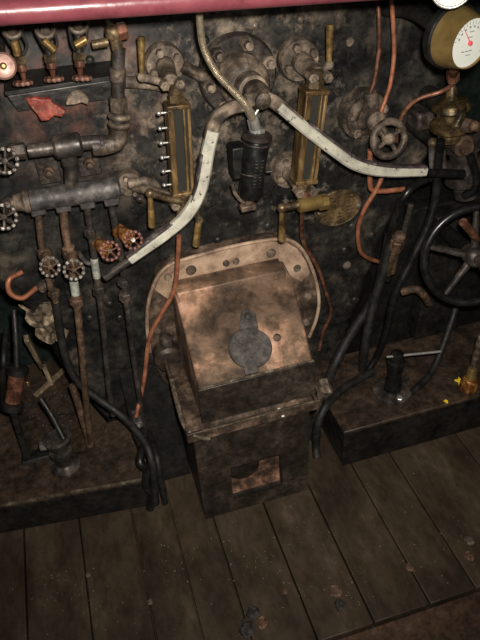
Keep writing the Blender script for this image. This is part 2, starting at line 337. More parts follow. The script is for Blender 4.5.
# hood body
tl, tr = P(178, 304, -.13), P(293, 279, -.13); fl_, fr_ = P(199, 389, -.37), P(313, 358, -.37)
zf = (fl_.z + fr_.z) / 2; fl_.z = fr_.z = zf; zt_ = (tl.z + tr.z) / 2; tl.z = tr.z = zt_
bl, br = V((fl_.x - .002, -.37, .395)), V((fr_.x + .004, -.37, .395))
m = MB()
q = [bl, br, fr_, fl_, tr, tl, V((tr.x, -.03, zt_ + .015)), V((tl.x, -.03, zt_ + .015)), V((br.x + .02, -.03, .38)), V((bl.x, -.03, .38))]
m.add(q, [(3, 2, 4, 5), (5, 4, 6, 7), (0, 3, 5, 7, 9), (1, 8, 6, 4, 2), (0, 9, 8, 1), (7, 6, 8, 9)])
m.build('sloping_plate', 'heat', fl, bevel=.006)
m = MB(); m.hexa([bl + V((-.004, -.008, 0)), br + V((.004, -.008, 0)), br + V((.004, -.001, 0)), bl + V((-.004, -.001, 0)), fl_ + V((-.004, -.008, -.004)), fr_ + V((.004, -.008, -.004)), fr_ + V((.004, -.001, -.004)), fl_ + V((-.004, -.001, -.004))])
m.build('front_plate', 'chute', fl, bevel=.002)
m = MB(); m.tube([fl_ + V((0, -.005, 0)), fr_ + V((0, -.005, 0))], .0035, 8, smooth=False); m.build('worn_seam', 'wornedge', fl)
m = MB(); m.hexa([P(178, 296, -.10) + V((0, -.02, -.015)), P(284, 270, -.10) + V((0, -.02, -.015)), P(284, 270, -.10) + V((0, .06, -.015)), P(176, 296, -.10) + V((0, .06, -.015)),
                  P(176, 291, -.10) + V((0, -.016, 0)), P(284, 267, -.10) + V((0, -.016, 0)), P(284, 267, -.10) + V((0, .06, 0)), P(176, 291, -.10) + V((0, .06, 0))])
m.build('lintel_bar', 'heat', fl, bevel=.004)
# disc on the slope
ex = (fr_ - fl_).normalized(); ey = ((tl + tr) / 2 - (fl_ + fr_) / 2).normalized(); en = ex.cross(ey).normalized()
if en.y > 0: en = -en
def slope(u, v, h=0.0):
    d = ray(u, v); o0 = fl_; t = (o0 - CAM).dot(en) / d.dot(en); return CAM + d * t + en * h
dc = slope(250, 349, 0); rd = S(22, dc) 
dd = MB(); dd.lathe(dc, en, [(-.004, rd), (.010, rd), (.014, rd * .94), (.0145, rd * .5), (.0145, .001)], 40)
disc = dd.build('cover_disc', 'disc', fl)
m = MB(); up = slope(248, 318) - dc; L = up.length; up.normalize(); sd = up.cross(en)
w = S(8, dc); o_ = []
for k in range(9):
    t = math.pi * k / 8; o_.append(dc + up * (L + w * math.sin(t)) + sd * w * math.cos(t))
o_ = [dc + up * rd * .6 + sd * w * 1.3] + o_ + [dc + up * rd * .6 - sd * w * 1.3]
m.prism([p - en * .002 for p in o_], en * .014); m.build('lug', 'disc', disc, bevel=.002)
m = MB(); p = dc + up * L; m.lathe(p, en, [(.008, S(4.5, p)), (.016, S(4.2, p)), (.020, S(2, p))], 12); m.build('pivot_bolt', 'steel', disc)
m = MB(); p = slope(251, 371); m.obox(p + en * .006, ex * S(7, p), ey * S(4, p), en * .006); m.build('stop_tab', 'disc', disc, bevel=.002)
m = MB(); p = slope(277, 338); m.lathe(p, en, [(-.003, S(4, p)), (.006, S(4, p)), (.008, S(2, p))], 12); m.build('stud', 'rim', fl)
# hinge pieces left of hood
p = P(170, 362, -.10); m = MB(); m.lathe(p + V((0, .06, 0)), OUT, [(0, S(15, p)), (.05, S(15, p)), (.06, S(12, p)), (.061, .001)], 24); m.build('hinge_boss', 'chute', fl)
m = MB(); p = P(167, 343, -.07); m.lathe(p + V((0, .03, 0)), OUT, [(0, S(7, p)), (.03, S(7, p)), (.042, S(4, p))], 14); m.build('hinge_nut', 'darksteel', fl)
m = MB(); m.tube([P(158, 366, -.07), P(166, 380, -.07), P(184, 390, -.09), P(197, 396, -.10)], .009, 10); m.build('hinge_strap', 'rim', fl)

ch = thing('ash_chute', 'dark riveted floor chute with rimmed tray and square rusty opening below the hood', 'chute', V((.32, -.3, 0)))
xl, xr, yf, ztop = .146, .487, -.402, .375
o1, o2, o3, o4 = P(231, 465, yf), P(281, 457, yf), P(281, 486, yf), P(232, 494, yf)
ox0, ox1 = (o1.x + o4.x) / 2, (o2.x + o3.x) / 2; oz0, oz1 = (o3.z + o4.z) / 2, (o1.z + o2.z) / 2
m = MB()
m.box((xl, yf, .001), (ox0, yf + .012, ztop)); m.box((ox1, yf, .001), (xr, yf + .012, ztop))
m.box((ox0, yf, .001), (ox1, yf + .012, oz0)); m.box((ox0, yf, oz1), (ox1, yf + .012, ztop))
m.box((xl, yf + .012, .001), (xl + .012, -.055, ztop)); m.box((xr - .012, yf + .012, .001), (xr, -.055, ztop))
m.build('chute_body', 'chute', ch)
m = MB(); m.box((ox0 - .02, yf + .05, oz0 - .03), (ox1 + .02, yf + .06, oz1 + .03)); m.box((ox0 - .02, yf + .0125, oz0 - .03), (ox1 + .02, yf + .05, oz0 - .012)); pk = m.build('opening_back', 'rustpatch', ch)
m = MB(); m.lathe(V(((ox0 * .68 + ox1 * .32), yf + .05, (oz0 + oz1) / 2)), OUT, [(0, .052), (.008, .05), (.014, .04), (.015, .001)], 24); m.build('soot_plug', 'chute', pk)
m = MB(); m.obox(V(((ox0 + ox1) / 2, yf - .003, oz0)), V(((ox1 - ox0) / 2, 0, 0)), V((0, .004, 0)), V((0, 0, .003)));  m.obox(V((ox1, yf - .002, (oz0 + oz1) / 2)), V((.0025, 0, 0)), V((0, .003, 0)), V((0, 0, (oz1 - oz0) / 2))); m.build('opening_edge', 'soot', ch)
# tray rim: angle-iron frame
m = MB(); rx0, rx1, ry0, ry1, rz = .128, .512, -.415, -.07, .405
m.box((rx0, ry0, rz - .035), (rx1, ry0 + .01, rz)); m.box((rx0, ry0 + .01, rz - .035), (rx0 + .01, ry1, rz + .01)); m.box((rx1 - .01, ry0 + .01, rz - .035), (rx1, ry1, rz))
m.box((rx0 + .01, ry0 + .01, rz - .035), (rx1 - .01, ry1, rz - .018)); m.build('tray', 'rim', ch, bevel=.003)
m = MB(); m.tube([V((rx0 + .05, ry0, rz)), V((rx1, ry0, rz + .002))], .003, 8, smooth=False); m.build('tray_lip', 'wornedge', ch)
m = MB(); m.tube([V((rx0 + .004, ry1 - .14, rz + .02)), V((rx0, ry0 + .05, rz + .008)), V((rx0 + .02, ry0 + .005, rz - .01)), V((rx0 + .06, ry0 - .004, rz - .03))], .007, 8); m.build('tray_side_lip', 'wornedge', ch)
m = MB(); p = V((.36, ry0 + .045, rz - .012)); m.tube([V((.2, ry0 + .03, rz - .014)), V((.36, ry0 + .028, rz - .01)), V((.5, ry0 + .03, rz - .014))], .009, 8); m.build('tray_rod', 'rim', ch)
for k, (u, v) in enumerate([(275, 406), (279, 409), (283, 416)]):
    p = PZ(u, v, rz - .008); o = MB().sphere(p, .004 + .001 * (k == 0), 8, (1.3, 1, .6)).build('ash_flake', 'dial', loc=p)
    tag(o, ['pale ash flake on the chute tray, uppermost of three', 'pale ash flake on the chute tray, middle of three', 'pale ash flake on the chute tray, nearest its front lip'][k], 'ash flake', 'ash flakes on the tray')

exec_parts = []
# ------------------------------------------------------------------ regulator lever with two arms
hy = -.205
p0 = P(236, 74, 0.0); A0 = V((p0.x, 0, p0.z))
bs = thing('regulator_gland', 'round dusty flanged boss with nuts behind the white levers, top centre', 'flange', A0)
r = S(40, p0)
m = MB(); m.lathe(A0, OUT, [(-.01, r), (.018, r), (.026, r * .94), (.027, r * .6)], 40); m.build('flange', 'darksteel', bs)
m = MB(); m.lathe(A0 + OUT * .02, OUT, [(0, r * .62), (.07, r * .60), (.085, r * .5), (.09, r * .38), (.125, r * .36), (.13, .02)], 32); m.build('boss', 'dust', bs)
for t in (20, 75, 130, 185, 235, 300):
    c = A0 + V((math.cos(math.radians(t)), 0, math.sin(math.radians(t)))) * r * .8
    m = MB(); m.hexn(c + OUT * .02, c + OUT * .045, S(7, p0)); m.lathe(c + OUT * .045, OUT, [(0, S(4, p0)), (.02, S(4, p0)), (.022, .003)], 10); m.build('stud_nut', 'dust' if t != 130 else 'iron', bs)
rl = thing('regulator_lever', 'two-armed bent steel lever in chipped white paint pivoting at the top centre', 'lever', A0 + OUT * .15)
H = A0 + OUT * .185
m = MB(); m.lathe(A0 + OUT * .14, OUT, [(0, .022), (.012, .030), (.05, .030), (.065, .022), (.082, .018), (.085, .01)], 24); m.build('hub', 'iron', rl)
def PL(*l): return [P(u, v, hy) for u, v in l]
w0 = S(1, P(300, 130, hy))
aL = PL((246, 104), (228, 109), (215, 122), (208, 150), (201, 187), (188, 213), (164, 235), (130, 260))
aR = PL((246, 101), (262, 98), (277, 104), (305, 128), (335, 151), (357, 165), (385, 171), (425, 171))
wl = [w0 * k for k in (12, 12.5, 12.5, 12, 12, 12, 11, 8)]
m = MB(); m.bar(aL[:4], wl[:4], .02); m.build('shoulder', 'dust', rl)
m = MB(); m.bar(aR[:4], wl[:4], .02); m.build('shoulder', 'dust', rl)
m = MB(); m.bar([p + V((0, -.001, 0)) for p in [aL[2] * .7 + aL[3] * .3] + aL[3:]], [w0 * k for k in (12.5, 12.5, 12.5, 12.5, 11.5, 8)], .022); m.build('arm', 'whitepaint', rl, label='left arm, white paint dirty and chipped along one edge')
m = MB(); m.bar([p + V((0, -.001, 0)) for p in [aR[2] * .95 + aR[3] * .05] + aR[3:]], [w0 * k for k in (10.5, 11.5, 12, 12, 11.5, 10.5)], .022); m.build('arm', 'whitepaint', rl, label='right arm, cleaner white')
off = lambda pts, k: [p + V((k * S(1, p), .003, k * S(1, p) * 1.0)) for p in pts]
m = MB(); m.bar([p + V((-.55, 0, -.2)).normalized() * w0 * 6.6 + V((0, .0, 0)) for p in aL[3:6]] + [p + V((-.45, 0, .8)).normalized() * w0 * 6 for p in aL[6:]], [w0 * 3.5] * 4, .02); m.build('chipped_edge', 'edgepaint', rl)
m = MB(); m.bar([p + V((.5, 0, .8)).normalized() * w0 * 6.8 for p in aR[3:7]] + [aR[7] + V((0, 0, w0 * 5.5))], [w0 * 3] * 4, .02); m.build('chipped_edge', 'edgepaint', rl)
e = P(104, 278, hy); m = MB(); m.cyl(aL[-1] + (aL[-1] - e) * .2, e, w0 * 4.2, w0 * 4.6); m.build('grip', 'darksteel', rl)
e = P(464, 174, hy); m = MB(); m.cyl(aR[-1] - V((.02, 0, 0)), e, w0 * 4.6, w0 * 5); m.build('grip', 'gloss', rl)

# ------------------------------------------------------------------ helper fittings
def nut(m, c, ax, r, h): m.hexn(c, c + ax.normalized() * h, r)
def handwheel(parent, c, axis, R, rim, spoke='iron', scal=.22, name='handwheel', ns=12, nsp=5, thick=.16, hubm=None, pale=None):
    x, y, a = frame(axis)
    k_ = 6; m = MB(); m.torus(c, a, R * (1 - thick), R * thick, ns * k_, 8, scal, ns)
    w = m.build(name, rim, parent)
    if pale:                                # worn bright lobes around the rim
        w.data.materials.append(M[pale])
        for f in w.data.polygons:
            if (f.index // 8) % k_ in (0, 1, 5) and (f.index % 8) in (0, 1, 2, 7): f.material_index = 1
    s_ = MB()
    for k in range(nsp):
        t = 2 * math.pi * k / nsp + .3; d = x * math.cos(t) + y * math.sin(t)
        s_.tube([c + d * R * .12 - a * R * .08, c + d * R * .9], R * .09, 8, smooth=False)
    s_.build('spokes', spoke, w)
    h = MB(); h.lathe(c - a * R * .2, a, [(0, R * .24), (R * .3, R * .26), (R * .38, R * .2), (R * .4, R * .12), (R * .5, R * .11), (R * .52, .001)], 14); h.build('hub', hubm or spoke, w)
    return w
def pipe(name, label, cat, pts, rpx, mt, group=None, n=8, seg=12, r=None, nuts=None, nutm=None):
    c = pts[len(pts) // 2]; rad = r or S(rpx, c)
    if nuts:
        t = thing(name, label, cat, c, group); MB().tube(pts, rad, seg, n).build('tube', mt, t)
        for p, ax, rr, h in nuts:
            m = MB(); m.hexn(p - ax.normalized() * h / 2, p + ax.normalized() * h / 2, rr); m.build('union_nut', nutm or mt, t)
        return t
    o = MB().tube(pts, rad, seg, n).build(name, mt, loc=c); return tag(o, label, cat, group)
def Q(y, *l): return [P(u, v, y) for u, v in l]

# ------------------------------------------------------------------ top-left: shelf, three small valves, copper wheel
c = P(60, 78, -.10)
sh = thing('valve_shelf', 'grey sheet steel shelf behind three small brass valves, red paint flaking below it', 'shelf', c)
a_, b_, c_, d_ = P(5, 96, -.1), P(122, 84, -.1), P(122, 74, 0), P(5, 88, 0)
m = MB(); q = [P(4, 92, -.09), P(110, 76, -.09), P(112, 60, -.0), P(4, 72, -.0)]
m.hexa([p + V((0, 0, -.010)) for p in q] + q); m.build('shelf_plate', 'soot', sh, bevel=.002)
m = MB(); q = [P(8, 97, -.085), P(118, 80, -.085), P(121, 98, -.02), P(18, 112, -.02)]
m.prism(q, V((0, .008, .004))); m.build('apron', 'shelf', sh, bevel=.002)
m = MB(); q = [P(u, v, -.078) for u, v in ((25, 99), (34, 98), (42, 100), (51, 99), (53, 104), (60, 108), (66, 112), (62, 118), (55, 116), (49, 121), (41, 122), (37, 115), (31, 108))]
m.prism(q, V((0, .012, .004))); m.build('paint_flake', 'redscale', sh, bevel=.003, label='patch of flaking red paint')
m = MB(); q = [P(u, v, -.078) for u, v in ((73, 94), (79, 92), (84, 95), (89, 100), (88, 106), (82, 103), (76, 105), (66, 106), (68, 100))]; m.prism(q, V((0, .010, .004))); m.build('rust_patch', 'dust', sh, bevel=.003)

LBL = ['small brass valve above copper wheel, leftmost of three, lever hanging straight down',
       'middle small brass valve above copper wheel, lever slanting down to the right',
       'small brass valve above copper wheel, rightmost of three, lever slanting down to the left']
for i, (top, n1, bd, wh, lv) in enumerate([((12, 29), (20, 60), (21, 70), (23, 83), ((14, 41), (18, 56))), ((45, 29), (50, 58), (50.5, 67), (54, 79), ((43, 40), (55, 51))), ((78, 24), (79, 56), (81, 65), (82, 78), ((87, 39), (75, 46)))]):
    y = -.16; tp, np_, bp, wp = P(*top, y), P(*n1, y), P(*bd, y), P(*wh, y)
    v = thing('lubricator_valve', LBL[i], 'valve', wp, 'small brass valves along the shelf')
    ax = (wp - tp).normalized()
    m = MB(); m.torus(tp, (OUT + UP * .6), S(8, tp), S(3, tp), 20, 8); m.lathe(tp + V((0, .16, 0)), OUT, [(0, S(6, tp)), (.16, S(5, tp)), (.175, S(4.5, tp)), (.18, .002)], 14); m.build('union_ring', 'iron', v)
    m = MB(); m.tube([tp, np_], S(4.5, tp), 10, smooth=False); m.tube([P(top[0] - 9, top[1] + 4, y), P(n1[0] - 7, n1[1] - 12, y), np_], S(1.6, tp), 8); m.tube([P(top[0] + 9, top[1] + 3, y), P(n1[0] + 7, n1[1] - 14, y), np_], S(1.6, tp), 8); m.build('yoke', 'soot', v)
    m = MB(); a1, a2 = P(*lv[0], y - .03), P(*lv[1], y - .03); m.cyl(a1, a2, S(4, a1), S(4.2, a1)); m.cyl(a1 * .5 + a2 * .5, a1 * .5 + a2 * .5 + V((0, .035, 0)), S(2.5, a1)); m.build('lever', 'brass', v)
    m = MB(); m.hexn(np_ - ax * S(4, np_), np_ + ax * S(4, np_), S(6.5, np_)); m.build('bonnet_nut', 'oldbrass', v)
    m = MB(); L = (wp - np_).length; m.lathe(np_, ax, [(0, S(4, np_)), (L * .15, S(5, np_)), (L * .45, S(5.2, np_)), (L * .55, S(3, np_)), (L, S(2.2, np_))], 14); m.build('valve_body', 'dullcopper', v)
    handwheel(v, wp, ax * .9 + OUT * .12, S(10, wp), 'dullcopper', 'dullcopper', .2, ns=10, thick=.2, pale='pinkcopper')
p = P(3, 66, -.2); ax = (OUT + RIGHT * .12 + UP * .25).normalized()
v = thing('copper_disc_wheel', 'pinkish copper disc with a brass centre knob at the left edge', 'wheel', p)
r = S(13, p); m = MB(); m.lathe(p, ax, [(-.008, r * .9), (-.004, r), (.004, r), (.008, r * .85), (.006, r * .5), (.006, .002)], 32); m.build('disc', 'pinkcopper', v)
m = MB(); m.lathe(p, ax, [(0, r * .3), (.012, r * .25), (.018, r * .12)], 12); m.build('knob', 'brass', v)
m = MB(); m.cyl(p, V((p.x, .01, p.z + .02)), .008); m.build('spindle', 'darksteel', v)

# ------------------------------------------------------------------ steam pipe run, manifold
y = -.13
st = thing('steam_pipe', 'thick grey iron pipe dropping from a brass elbow then turning left through a tee', 'pipe', P(115, 142, y))
m = MB(); m.tube(Q(y, (119, 48), (118, 75), (119, 128)), S(6.5, P(118, 90, y)), 16); m.build('pipe', 'darksteel', st)
m = MB(); m.tube(Q(y, (119, 128), (117, 141), (104, 146), (92, 147)), S(9, P(118, 140, y)), 16); m.build('elbow', 'iron', st)
m = MB(); m.tube(Q(y, (120, 144), (95, 142), (60, 147), (28, 151)), S(7, P(90, 145, y)), 16); m.build('pipe', 'darksteel', st)
m = MB(); p, q = P(114, 68, y), P(119, 82, y); m.cyl(P(117.5, 68, y), P(118, 82, y), S(8.5, p), S(8, p)); m.build('union', 'iron', st)
m = MB(); m.hexn(P(118, 97, y), P(119, 112, y), S(10, p)); m.build('union_nut', 'iron', st)
for va in (116, 124):
    m = MB(); c = P(119.5, va, y); m.torus(c, (P(119.5, 130, y) - c), S(9, c), S(2.6, c), 28, 8); m.build('collar', 'dust', st)
m = MB(); m.cyl(P(53, 148, y), P(82, 143.5, y), S(12, P(65, 145, y))); m.build('tee', 'darksteel', st)
m = MB(); m.hexn(P(12, 152, y), P(26, 150, y), S(9, p)); m.build('end_nut', 'iron', st); m = MB(); m.cyl(P(100, 143.5, y), P(104, 143, y), S(9, p)); m.build('end_nut', 'iron', st)
m = MB(); m.tube(Q(y, (69, 152), (71, 172), (72, 192)), S(7, P(70, 170, y)), 14); m.cyl(P(69, 158, y), P(70, 165, y), S(8.5, p)); m.build('branch', 'darksteel', st)
# brass elbow valve at top
c = P(113, 33, y)
el = thing('brass_elbow', 'brass elbow fitting with hexagon nut atop the thick iron pipe', 'fitting', c)
m = MB(); m.sphere(c, S(8.5, c)); m.tube(Q(y, (113, 33), (116, 42), (118, 50)), S(6, c), 12); m.build('elbow_body', 'oldbrass', el)
m = MB(); m.hexn(P(117, 32, y), P(127, 30, y), S(8.5, c)); m.build('hex_nut', 'dullcopper', el)
m = MB(); m.tube([P(108, 42, y), P(92, 45, y)], S(4.5, c), 12, smooth=False); m.build('stub_pipe', 'oldbrass', el)
m = MB(); m.cyl(c, V((c.x, .01, c.z)), S(5, c)); m.build('stem', 'oldbrass', el)

mf = thing('manifold', 'fat grey horizontal manifold barrel feeding four pipes on the left', 'manifold', P(75, 198, y))
m = MB(); a_, b_ = P(28, 201, y), P(120, 187, y); r = S(11.5, a_); m.cyl(a_, b_, r, seg=24); m.build('barrel', 'steel', mf)
m = MB(); a2 = P(8, 204, y); ax = (a2 - a_).normalized(); m.lathe(a_ + ax * -.004, ax, [(0, r * 1.05), (.012, r * 1.05), (.02, r * .8), (.035, r * .75), (.036, r * .55), ((a2 - a_).length, r * .5)], 20); m.build('reducer', 'iron', mf)
for k, u in enumerate((38, 63, 87, 111)):
    m = MB(); c = P(u, 209 - (u - 38) * .14, y); m.obox(c, V((S(7.5, c), 0, 0)), V((0, S(7, c), 0)), V((0, 0, S(5, c)))); m.build('saddle', 'steel', mf, bevel=.004)
for u, v in ((48, 168), (88, 160)):
    c = P(u, v, -.0); t = thing('mounting_plate', ['square backing plate with a nut, directly below the left half of the pipe tee', 'square backing plate with a nut, below and right of the pipe tee'][u > 60], 'plate', c, 'square plates under the pipe tee')
    m = MB(); m.obox(c + OUT * .006, V((S(11, c), 0, 0)), V((0, .008, 0)), V((0, 0, S(15, c)))); m.build('plate', 'darksteel', t, bevel=.004)
    m = MB(); c2 = c + OUT * .012; m.hexn(c2, c2 + OUT * .02, S(6, c)); m.lathe(c2 + OUT * .02, OUT, [(0, S(3.4, c)), (.014, S(3.2, c)), (.016, .001)], 10); m.build('nut', 'rust', t)

# wheel valves at left edge
for (wu, wv, tu, tv, lab) in ((5, 161, 20, 150, 'silver-rimmed spoked valve wheel at the left edge, the upper, in front of the tee pipe'), (4, 217, 14, 204, 'silver-rimmed spoked valve wheel at the left edge, the lower, by the manifold end')):
    p = P(wu, wv, -.2); b = P(tu, tv, y); t = thing('wheel_valve', lab, 'valve', b, 'spoked valve wheels at the left edge')
    handwheel(t, p, OUT + UP * .35 - RIGHT * .05, S(13.5, p), 'darksteel', 'iron', .16, ns=13, nsp=6, thick=.13, pale='rimworn')
    m = MB(); m.cyl(b + V((-.015, 0, 0)), p, S(3, p)); m.build('stem', 'darksteel', t)
    m = MB(); m.sphere(b + V((-.015, 0, 0)), S(8, b)); m.build('valve_body', 'iron', t)

# four drop pipes with globe valves
def drop(label, pts, rpx, mt, unions, sleeve=None, y=y):
    pp = [P(u, v, y) for u, v in pts]; c = pp[-1]
    t = thing('drop_pipe', label, 'pipe', c, 'pipes dropping from the manifold')
    m = MB(); m.tube(pp, S(rpx, pp[0]), 12); m.build('pipe', mt, t)
    for u, v, r_, h in unions:
        c = P(u, v, y); k = min(range(len(pts) - 1), key=lambda i: abs((pts[i][1] + pts[i + 1][1]) / 2 - v)); ax = (pp[k + 1] - pp[k]).normalized(); hh = S(h, c)
        m = MB(); m.hexn(c - ax * hh, c + ax * hh, S(r_, c), .3); m.lathe(c - ax * hh * 1.4, ax, [(0, S(r_ * .7, c)), (hh * 2.8, S(r_ * .7, c))], 14); m.build('union_nut', mt if mt != 'steel' else 'iron', t)
    if sleeve:
        a_, b_ = P(*sleeve[0], y), P(*sleeve[1], y); m = MB(); m.cyl(a_, b_, S(rpx + .3, a_)); m.build('sleeve', 'whitesleeve', t, label='grubby white wrapped length')
    return t
drop('leftmost pipe under the manifold, ending above the tan rag', [(38, 212), (41, 240), (46, 268), (52, 292), (56, 302)], 3.6, 'rust', [(44, 252, 6, 4), (54, 293, 6, 3)])
drop('second pipe from left under the manifold, white wrapped below its wheel', [(63, 208), (66, 235), (71, 262), (76, 298), (82, 350), (86, 400), (91, 443)], 4.2, 'rust', [(69, 250, 6.5, 4), (77, 301, 7.5, 4)], ((73, 277), (76, 295)))
drop('third pipe from left under the manifold, white streak above its union', [(87, 206), (90, 228), (94, 256), (98, 285), (104, 335), (109, 388), (113, 415)], 3.6, 'darksteel', [(90, 232, 6, 4), (99, 290, 6.5, 5)], ((94, 258), (97, 278)))
drop('rightmost pipe under the manifold, passing behind the red wheel', [(111, 203), (117, 235), (122, 262), (125, 290), (132, 345), (140, 400), (145, 435)], 3.6, 'darksteel', [(123, 282, 6, 3), (125, 296, 6.5, 4)])
def globe(label, base, wheel, R, rim, body, cap='oldbrass', sp='rust', pale='rimworn', hubm=None):
    y0 = -.13; b = P(*base, y0); w = P(*wheel, -.20); t = thing('globe_valve', label, 'valve', b, 'wheel valves on the drop pipes')
    ax = (w - b).normalized()
    m = MB(); m.sphere(b, S(7.5, b)); m.build('valve_body', body, t)
    m = MB(); L = (w - b).length; m.lathe(b, ax, [(0, S(6, b)), (L * .45, S(6, b)), (L * .5, S(7.5, b)), (L * .68, S(7.5, b)), (L * .72, S(3, b)), (L, S(2.2, b))], 12); m.build('bonnet', cap, t)
    handwheel(t, w, OUT + UP * .7 - RIGHT * .05, S(R, w), rim, sp, .18, ns=12, hubm=hubm or cap, thick=.15, pale=pale)
globe('grey spoked wheel valve on the leftmost drop pipe, above the tan rag', (45, 254), (50, 267), 10.5, 'iron', 'rust', 'rust')
globe('grey spoked wheel valve with white wrapped pipe directly below it', (70, 254), (74, 270), 11, 'iron', 'rust', 'rust')
globe('reddish spoked wheel valve just above the lever grip on the left', (97, 243), (110, 251), 10.5, 'redwheel', 'rust', 'orange', 'redwheel', 'pinkcopper', 'rust')
globe('dark red wheel with pale centre and bright orange bronze body', (119, 231), (133, 240), 10, 'redwheel', 'orange', 'orange', 'redwheel', 'pinkcopper', 'rimworn')
m = MB(); c = P(84, 262, -.13); pipe('link_pipe', 'short grey curved pipe joining the second and third drop pipes', 'pipe', Q(-.12, (78, 252), (86, 262), (96, 264)), 2.5, 'steel')

# ------------------------------------------------------------------ water gauges
def gauge(label, top, bot, wpx, nuts_left, fc, lc, lever_t, lever_b, cockm, drain, side):
    y = -.15; t0, b0 = P(*top, y), P(*bot, y); ax = (b0 - t0).normalized(); L = (b0 - t0).length
    g = thing('water_gauge', label, 'gauge', b0, 'brass framed water gauges')
    W = S(wpx, t0) / 2; x = (RIGHT - ax * RIGHT.dot(ax)).normalized(); yv = ax.cross(x).normalized()
    if yv.y > 0: yv = -yv
    mid = (t0 + b0) / 2; D = W * .8
    m = MB()
    m.obox(mid - x * W * .72 + yv * D * .1, x * W * .27, yv * D * 1.0, ax * L / 2)                 # broad left cheek
    m.obox(mid + x * W * .42, x * W * .10, yv * D * 1.0, ax * L / 2)
    m.obox(mid + x * W * .86 - yv * D * .1, x * W * .14, yv * D * .9, ax * L / 2)
    m.obox(mid - yv * D * .9, x * W * .95, yv * D * .1, ax * L / 2)
    m.build('frame', 'framebrass', g, bevel=.003)
    m = MB(); m.obox(mid + x * W * .0 + yv * D * .5, x * W * .44, yv * D * .08, ax * L * .495); m.obox(mid + x * W * .62 + yv * D * .5, x * W * .16, yv * D * .06, ax * L * .495); m.build('glass_pane', 'gaugeglass', g)
    m = MB(); m.cyl(t0 - yv * D * .2, b0 - yv * D * .2, W * .2); m.build('gauge_tube', 'steel', g)
    for e, s in ((t0, -1), (b0, 1)):
        m = MB(); m.obox(e + ax * s * W * .12, x * W * 1.03, yv * D * 1.05, ax * W * .2); m.build('cap', 'framebrass', g, bevel=.003)
        m = MB(); n0 = e + ax * s * W * .3; m.hexn(n0, n0 + ax * s * W * .75, W * .72); m.cyl(n0 + ax * s * W * .7, n0 + ax * s * W * 1.5, W * .6); m.build('gland_nut', 'oldbrass', g)
    if nuts_left:
        for k in range(6):
            c = t0 + ax * L * (.06 + .17 * k) - x * W * .95
            m = MB(); m.cyl(c, c - x * W * .55, W * .1); m.sphere(c - x * W * .62, W * .2, 10); m.build('clamp_screw', 'bright', g)
    # cocks: body from the backhead flange to the column
    for (fu, fv, fr, cu, cv, s) in fc:
        fp = P(fu, fv, 0); cp = P(cu, cv, y)
        m = MB(); r = S(fr, fp); m.lathe(fp, OUT, [(-.008, r), (.02, r), (.03, r * .92), (.034, r * .6), (.034, .01)], 36); m.build('flange', 'dust', g)
        for a in (30, 110, 200, 290):
            c = fp + V((math.cos(math.radians(a)), 0, math.sin(math.radians(a)))) * r * .68 + OUT * .03; m = MB(); m.hexn(c, c + OUT * .02, r * .2); m.build('flange_nut', 'dust', g)
        m = MB(); m.tube([fp + OUT * .02, fp * .4 + cp * .6, cp], [r * .5, r * .42, r * .40], 16); m.build('cock_body', cockm, g)
        for dx in (-1, 1):
            c = cp + x * dx * W * .62 - ax * 0; m = MB(); m.hexn(c + yv * -.01, c + yv * W * .8, W * .42); m.lathe(c + yv * W * .8, yv, [(0, W * .2), (W * .18, W * .18), (W * .2, .001)], 10); m.build('cock_nut', 'dust' if cockm == 'dust' else 'oldbrass', g)
    for (pts, yy) in (lever_t, lever_b):
        q = [P(u, v, yy) for u, v in pts]
        m = MB(); m.tube([q[1], q[2]], [S(2.6, q[1]), S(3.4, q[1]), S(4, q[1])], 12, smooth=False); m.lathe(q[2], q[2] - q[1], [(0, S(4, q[1])), (S(1.5, q[1]), S(3, q[1]))], 12); m.build('lever', 'brass', g)
        m = MB(); m.tube([q[0], q[1]], S(4, q[1]), 12, smooth=False); m.sphere(q[1], S(5, q[1])); m.build('lever_arm', 'dust' if yy == -.14 else 'oldbrass', g)
    return g
g1 = gauge('left brass water gauge column, silver clamp screws along its left side', (177, 106), (182, 190), 24, True,
      [(163, 62, 20, 171, 83, 1), (128, 180, 13, 181, 203, -1)], None,
      ([(170, 84), (142, 77), (141, 38)], -.14), ([(182, 202), (150, 193), (152, 226)], -.17), 'dust', None, -1)
g2 = gauge('right brass water gauge column, half hidden by the white lever arm', (314, 92), (304, 178), 25, False,
      [(296, 58, 21, 318, 76, 1), (286, 168, 18, 304, 190, -1)], None,
      ([(316, 74), (329, 65), (330, 26)], -.14), ([(314, 202), (282, 208), (282, 240)], -.17), 'dust', None, 1)
m = MB(); m.tube(Q(-.06, (128, 184), (150, 182), (168, 200), (181, 205)), .012, 12); m.build('cock_pipe', 'dust', g1)
m = MB(); p = P(310, 203, -.17); m.cyl(P(298, 206, -.17), P(322, 201, -.17), S(7.5, p)); m.hexn(P(318, 203, -.17), P(328, 201, -.17), S(8, p)); m.build('drain_cock', 'gold', g2)
m = MB(); p = P(303, 190, -.15); m.tube([P(303, 188, -.15), P(306, 204, -.16)], S(6, p), 12, smooth=False); m.build('cock_stem', 'dullcopper', g2)
m = MB(); m.tube(Q(-.15, (182, 205), (180, 220), (168, 229)), [.012, .014, .016], 12); m.hexn(P(178, 222, -.15), P(164, 231, -.15), S(7, P(170, 228, -.15))); m.build('drain_cock', 'oldbrass', g1)
# drain lever behind white arm
o = thing('drain_lever', 'short brass lever hanging just below the bend of the left white arm', 'lever', P(197, 222, -.12))
m = MB(); a_, b_ = P(199, 218, -.12), P(196, 246, -.12); m.cyl(a_, b_, S(3.2, a_), S(4, a_)); m.build('handle', 'brass', o)
m = MB(); m.cyl(P(199, 219, -.12) + V((0, -.01, 0)), V((a_.x, .005, a_.z)), S(4, a_)); m.build('spindle', 'oldbrass', o)
